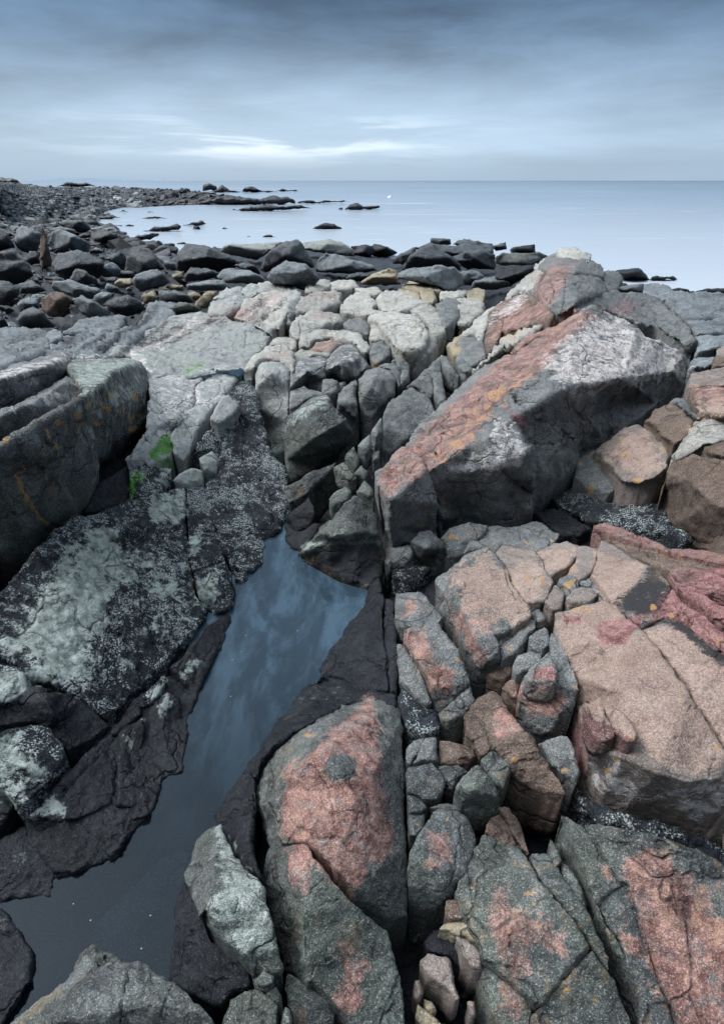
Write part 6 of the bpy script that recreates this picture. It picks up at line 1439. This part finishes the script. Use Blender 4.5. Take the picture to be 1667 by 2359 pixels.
gp = gp[inside(gp, bp)]; gp = gp[poly_dist(gp, bp) > 1.4]
ap = np.concatenate([bp, gp])
sv, st_, _o = cdt(ap, [(i, (i + 1) % len(bp)) for i in range(len(bp))], 1)


def interp_z(p, cvv, ctt, zsrc, src):
    z = np.zeros(len(p)); best = np.full(len(p), 1e9)
    zc = np.array([zsrc[np.argmin(((src - c_) ** 2).sum(1))] for c_ in cvv])
    for t in ctt:
        a, b_, cc = cvv[t[0]], cvv[t[1]], cvv[t[2]]
        den = (b_[1] - cc[1]) * (a[0] - cc[0]) + (cc[0] - b_[0]) * (a[1] - cc[1])
        if abs(den) < 1e-6: continue
        l1 = ((b_[1] - cc[1]) * (p[:, 0] - cc[0]) + (cc[0] - b_[0]) * (p[:, 1] - cc[1])) / den
        l2 = ((cc[1] - a[1]) * (p[:, 0] - cc[0]) + (a[0] - cc[0]) * (p[:, 1] - cc[1])) / den
        l3 = 1 - l1 - l2; o_ = np.maximum(0, -np.minimum(np.minimum(l1, l2), l3)); m_ = o_ < best - 1e-9
        ll = np.clip(np.stack([l1, l2, l3], 1), 0, 1); ll /= ll.sum(1)[:, None]
        z[m_] = (ll @ np.array([zc[t[0]], zc[t[1]], zc[t[2]]]))[m_]; best[m_] = o_[m_]
    return z


zs = interp_z(sv, cvs, cts, zz, allp[:, :2])
SP_ = at_z(sv, np.minimum(zs, H - .03 - .004 * 0))
dcam = np.linalg.norm(SP_ - CAM, axis=1)
# broken stones: cellular steps whose size follows the beach
edge = np.clip(poly_dist(sv, bp) / 6, 0, 1)
lv = np.log(dcam)[:, None]
qq = np.c_[sv[:, 0] / 9.0, sv[:, 1] / 3.6, lv[:, 0]]
st2 = np.floor(fbm(SP_ * np.array([.9, .45, 1]) * 1.6, 2, 8) * 3) / 3 * .10 + .09 * fbm(SP_ * np.array([1.4, .6, 1.4]), 3, 2, .6, True)
SP_[:, 2] += st2 * edge
b1_ = sv[st_[:, 1]] - sv[st_[:, 0]]; b2_ = sv[st_[:, 2]] - sv[st_[:, 0]]
fl = (b1_[:, 0] * b2_[:, 1] - b1_[:, 1] * b2_[:, 0]) > 0; st_[fl] = st_[fl][:, ::-1]
me, og = mesh('shore', SP_, st_, np.zeros(3), eval_paint(sv), False)
struct('rubble_shore', me, MAT['k'])

# ------------------------------------------------------------------ near rocks
TOT = 0
CATS = dict(granite_block='rock block', rock_block='rock block', rock_slab='rock slab', stone='stone', boulder='boulder', rock_ledge='rock ledge', rock_ridge='rock ridge',
            rock_pillar='rock pillar', submerged_slab='rock slab', cobble='cobble', standing_stone='standing stone', pebble='pebble', rock_shelf='rock shelf', sea_rock='sea rock')
GRP = dict(granite_block='jointed blocks beside the pool', rock_block='jointed blocks of the outcrop', rock_slab='bedrock slabs of the outcrop', stone='small stones in the cracks',
           boulder='boulders of the rocky shore', rock_ledge='broken ledges', cobble='cobbles between the boulders', rock_shelf='rock shelves at the waterline', sea_rock='rocks standing in the sea')
for ln in ROCKS.strip().splitlines():
    q = [v.strip() for v in ln.split('|')]
    q = q[:8] + [' '.join(q[8:])]
    kind, rid, c, mt, nm, lab, outl, rid_, opt = q
    kw = {}
    for t in opt.split():
        k, v = t.split('='); kw[k] = float(v)
    kw['ab'] = bool(kw.get('ab', 0))
    if 'rnd' in kw: kw['rnd'] = int(kw['rnd'])
    if 'seed' in kw: kw['seed'] = int(kw['seed'])
    try: r = slab(rid, c, outl, [x for x in rid_.split(';') if x.strip()], **kw)
    except Exception as ex:
        import traceback; traceback.print_exc(); print('FAILED', rid, ex); continue
    if r is None: print('EMPTY', rid); continue
    me, og = r; me.name = nm
    o = link(nm, me, MAT[mt]); o.location = og; tag(o, lab, CATS[nm], GRP.get(nm)); TOT += len(me.polygons)
for ln in STAND.strip().splitlines():
    rid, c, mt, nm, lab, outl = [v.strip() for v in ln.split('|')]
    lowsea = nm == 'sea_rock'
    r = stand(rid, c, outl, z0=None if not lowsea else SEA_Z - .02)
    if r is None: print('EMPTY', rid); continue
    me, og = r; me.name = nm
    o = link(nm, me, MAT[mt]); o.location = og; tag(o, lab, CATS[nm], GRP.get(nm)); TOT += len(me.polygons)
for ln in SEA.strip().splitlines():
    rid, c, lab, outl = [v.strip() for v in ln.split('|')]
    z0 = SEA_Z - .02 if rid not in ('s28', 's29') else .95
    r = stand(rid, c, outl, z0=z0, s=3.0, amp=1.6, round_=1)
    if r is None: print('EMPTY', rid); continue
    me, og = r; me.name = 'sea_rock'
    o = link('sea_rock', me, MAT['k']); o.location = og; tag(o, lab, 'sea rock', GRP['sea_rock']); TOT += len(me.polygons)


# ------------------------------------------------------------------ loose stones, one mesh per shape, each stone its own object
def hull_mesh(seed, n=16, flat=.6):
    import bmesh
    rng = random.Random(seed); bm = bmesh.new()
    for i in range(n):
        v = Vector((rng.gauss(0, 1), rng.gauss(0, 1), rng.gauss(0, 1))).normalized() * rng.uniform(.8, 1.05)
        bm.verts.new((v.x * rng.uniform(.9, 1.1), v.y * .75, v.z * flat))
    r = bmesh.ops.convex_hull(bm, input=bm.verts)
    bmesh.ops.delete(bm, geom=[g_ for g_ in set(r['geom_interior'] + r['geom_unused']) if isinstance(g_, bmesh.types.BMVert)], context='VERTS')
    bmesh.ops.bevel(bm, geom=list(bm.edges), offset=.045, segments=1, affect='EDGES', profile=.6, clamp_overlap=True)
    bmesh.ops.triangulate(bm, faces=bm.faces)
    me = bpy.data.meshes.new('stone'); bm.to_mesh(me); bm.free(); return me


HULLS = {}


def loose(name, mt, P, size, rng, flat=.6):
    k = (mt, rng.randrange(5))
    if k not in HULLS:
        HULLS[k] = hull_mesh(hash(mt) % 50 * 0 + sum(map(ord, mt)) * 7 + k[1] * 13, 14 + k[1] * 2, .45 + .08 * k[1]); HULLS[k].materials.append(MAT[mt])
    o = bpy.data.objects.new(name, HULLS[k]); COL.objects.link(o)
    o.location = P; s = size / 2; o.scale = (s * rng.uniform(.9, 1.4), s * rng.uniform(.8, 1.2), s * rng.uniform(.8, 1.1))
    o.rotation_euler = (rng.uniform(-.35, .35), rng.uniform(-.35, .35), rng.uniform(0, 6.28))
    return o


rng = random.Random(3)
FILL2 = P3('A', '-60,300 300,280 560,330 760,430 900,440 1100,480 1200,600 1100,700 -60,700')[:, :2]
k2 = 0
while k2 < 125:
    u = rng.uniform(-20, 450); v = rng.uniform(505, 660)
    if not inside(np.array([[u, v]]), FILL2)[0]: continue
    z = max(float(bedz(np.array([[u, v]]))[0]) + rng.uniform(.02, .10), SEA_Z + .02)
    P = at_z([[u, v]], [z])[0]; px = rng.uniform(14, 38)
    mt = rng.choice('kccs')
    o = loose('boulder', mt, P, px * np.linalg.norm(P - CAM) / FPX, rng)
    tag(o, {'k': 'black', 'c': 'dark grey', 's': 'blue grey'}[mt] + ' middling stone half hidden between the big beach boulders', 'boulder', {'k': 'black', 'c': 'dark grey', 's': 'blue grey'}[mt] + ' middling stones of the beach'); k2 += 1
# cobbles filling the gaps of the boulder field, grouped by what they look like
FILL = P3('D', '-60,60 300,20 700,20 1100,30 1420,100 1300,220 1080,280 940,300 800,380 400,440 0,420')[:, :2]
cnt = 0
names = {'c': ('small dark angular stone filling a gap in the boulder field', 'dark stones in the boulder field'),
         's': ('small blue grey stone filling a gap in the boulder field', 'blue grey stones in the boulder field'),
         'y': ('small ochre stone filling a gap in the boulder field', 'ochre stones in the boulder field')}
while cnt < 165:
    u = rng.uniform(-20, 560); v = rng.uniform(600, 760)
    mt = rng.choice('cccssy' if u < 280 else 'ccssyyy'); mt_y = mt == 'y'
    if not inside(np.array([[u, v]]), FILL)[0]: continue
    z = float(bedz(np.array([[u, v]]))[0]) + rng.uniform(.04, .16)
    P = at_z([[u, v]], [z])[0]; px = rng.uniform(12, 34) * (.55 if mt_y else 1)
    o = loose('cobble', mt, P, px * np.linalg.norm(P - CAM) / FPX, rng); tag(o, names[mt][0], 'cobble', names[mt][1]); cnt += 1
# distant shore stones
far_n = 0; tries = 0; cand = []
while far_n < 175 and tries < 20000:
    tries += 1
    u = rng.uniform(-20, 560); v = rng.uniform(422, 620)
    if not inside(np.array([[u, v]]), bp)[0]: continue
    z = float(interp_z(np.array([[u, v]]), cvs, cts, zz, allp[:, :2])[0])
    P = at_z([[u, v]], [min(z, 1.5)])[0]
    dk = u > 330 or v > 500 and u > 120
    px = (9 + (v - 420) * .17) * rng.uniform(.7, 2.0)
    mt = rng.choice('kkc' if dk else 'csslm')
    o = loose('shore_stone', mt, P, px * np.linalg.norm(P - CAM) / FPX, rng)
    tag(o, {'k': 'black stone among the rubble of the curving shore', 'c': 'dark grey stone among the rubble of the curving shore', 's': 'blue grey stone among the rubble of the curving shore',
            'm': 'green grey stone among the rubble of the curving shore', 'l': 'pale stone among the rubble of the curving shore'}[mt], 'stone', {'k': 'black', 'c': 'dark grey', 's': 'blue grey', 'm': 'green grey', 'l': 'pale'}[mt] + ' stones of the curving shore')
    far_n += 1
# the rest of the distant shingle, as one mass
allV, allF, mats = [], [], []
base_ms = [hull_mesh(100 + i, 9, .55) for i in range(6)]
bv = [np.array([v.co[:] for v in m_.vertices]) for m_ in base_ms]; bf = [np.array([p.vertices[:] for p in m_.polygons]) for m_ in base_ms]
off = 0; k = 0
cu = np.stack([np.random.RandomState(1).uniform(-60, 575, 9000), 418 + 160 * np.random.RandomState(2).uniform(0, 1, 9000) ** 1.25], 1)
cu = cu[inside(cu, bp)][:3000]
cz = interp_z(cu, cvs, cts, zz, allp[:, :2]); CPs = at_z(cu, np.minimum(cz, 1.52)); rs = np.random.RandomState(7)
for i in range(len(cu)):
    j = rs.randint(6); px = (4.5 + (cu[i, 1] - 418) * .13) * rs.uniform(.6, 1.9); s_ = px * np.linalg.norm(CPs[i] - CAM) / FPX / 2
    a = rs.uniform(0, 6.28); ca, sa = math.cos(a), math.sin(a); t_ = rs.uniform(-.5, .5)
    v = bv[j] * s_ * np.array([1.3, 1, 1]); v = v @ np.array([[1, 0, 0], [0, math.cos(t_), math.sin(t_)], [0, -math.sin(t_), math.cos(t_)]]) @ np.array([[ca, sa, 0], [-sa, ca, 0], [0, 0, 1]])
    allV.append(v + CPs[i]); allF.append(bf[j] + off); off += len(v); mats += [(0 if rs.rand() < .5 else 1) if cu[i, 0] < 330 and cu[i, 1] < 540 else 2] * len(bf[j])
me, og = mesh('shingle', np.concatenate(allV), np.concatenate(allF), np.zeros(3), None, False)
o = struct('shingle', me, MAT['c'], 'stuff'); me.materials.append(MAT['s']); me.materials.append(MAT['k'])
me.polygons.foreach_set('material_index', mats)
o['label'] = 'mass of small broken stones covering the curving shore'; o['category'] = 'shingle'
for m_ in base_ms: bpy.data.meshes.remove(m_)

# grit and pebbles in the dark gaps near the camera
GAPS = [('N', '1200,950 1420,900 1480,1100 1560,1500 1420,1640 1240,1640 1220,1300', 26, 'kbbyc', .0, 'pebble in the dark gap beside the deep straight crack'),
        ('I', '560,640 1000,660 1220,600 1230,760 1280,860 900,820 650,740', 34, 'kckcm', .02, 'pebble on the dark bank right of the great boulder'),
        ('O', '260,60 560,30 760,260 600,330 450,300 330,200', 22, 'kcbk', .0, 'pebble in the black hollow under the tan slab'),
        ('G', '1230,280 1330,230 1350,360 1260,420 1200,430', 14, 'kc', .03, 'pebble in the dark cleft of the left slope'),
        ('H', '780,340 960,280 1000,480 940,640 860,640', 20, 'kmm', .05, 'pebble in the narrow gully above the pool')]
for cr_, poly, n, ms, up, lab in GAPS:
    pg = P3(cr_, poly)[:, :2]; k = 0
    while k < n:
        p = np.array([[rng.uniform(pg[:, 0].min(), pg[:, 0].max()), rng.uniform(pg[:, 1].min(), pg[:, 1].max())]])
        if not inside(p, pg)[0]: continue
        z = float(bedz(p)[0]) + rng.uniform(.02, .06) + up; P = at_z(p, [z])[0]; mt = rng.choice(ms)
        o = loose('pebble', mt, P, rng.uniform(8, 22) * np.linalg.norm(P - CAM) / FPX, rng)
        tag(o, {'k': 'black ', 'b': 'brown ', 'y': 'ochre ', 'c': 'dark grey ', 'm': 'green grey '}[mt] + lab, 'pebble', {'k': 'black ', 'b': 'brown ', 'y': 'ochre ', 'c': 'dark grey ', 'm': 'green grey '}[mt] + lab.replace('pebble', 'pebbles', 1)); k += 1

# white float out on the water
Pb = at_z([[897.5, 455]], [SEA_Z])[0]
import bmesh
bm = bmesh.new(); bmesh.ops.create_uvsphere(bm, u_segments=20, v_segments=12, radius=.32)
bmesh.ops.scale(bm, vec=(1.15, 1.15, .62), verts=bm.verts)
r_ = bmesh.ops.create_cone(bm, cap_ends=True, segments=10, radius1=.08, radius2=.05, depth=.2); bmesh.ops.translate(bm, vec=(0, 0, .25), verts=r_['verts'])
me = bpy.data.meshes.new('float'); bm.to_mesh(me); bm.free(); me.polygons.foreach_set('use_smooth', [True] * len(me.polygons))
o = link('buoy', me, plain('white_float', (.85, .87, .88), .4)); o.location = Pb; tag(o, 'small white float alone on the pale sea', 'buoy')
print('TRIS', TOT, 'OBJ', len(bpy.data.objects))
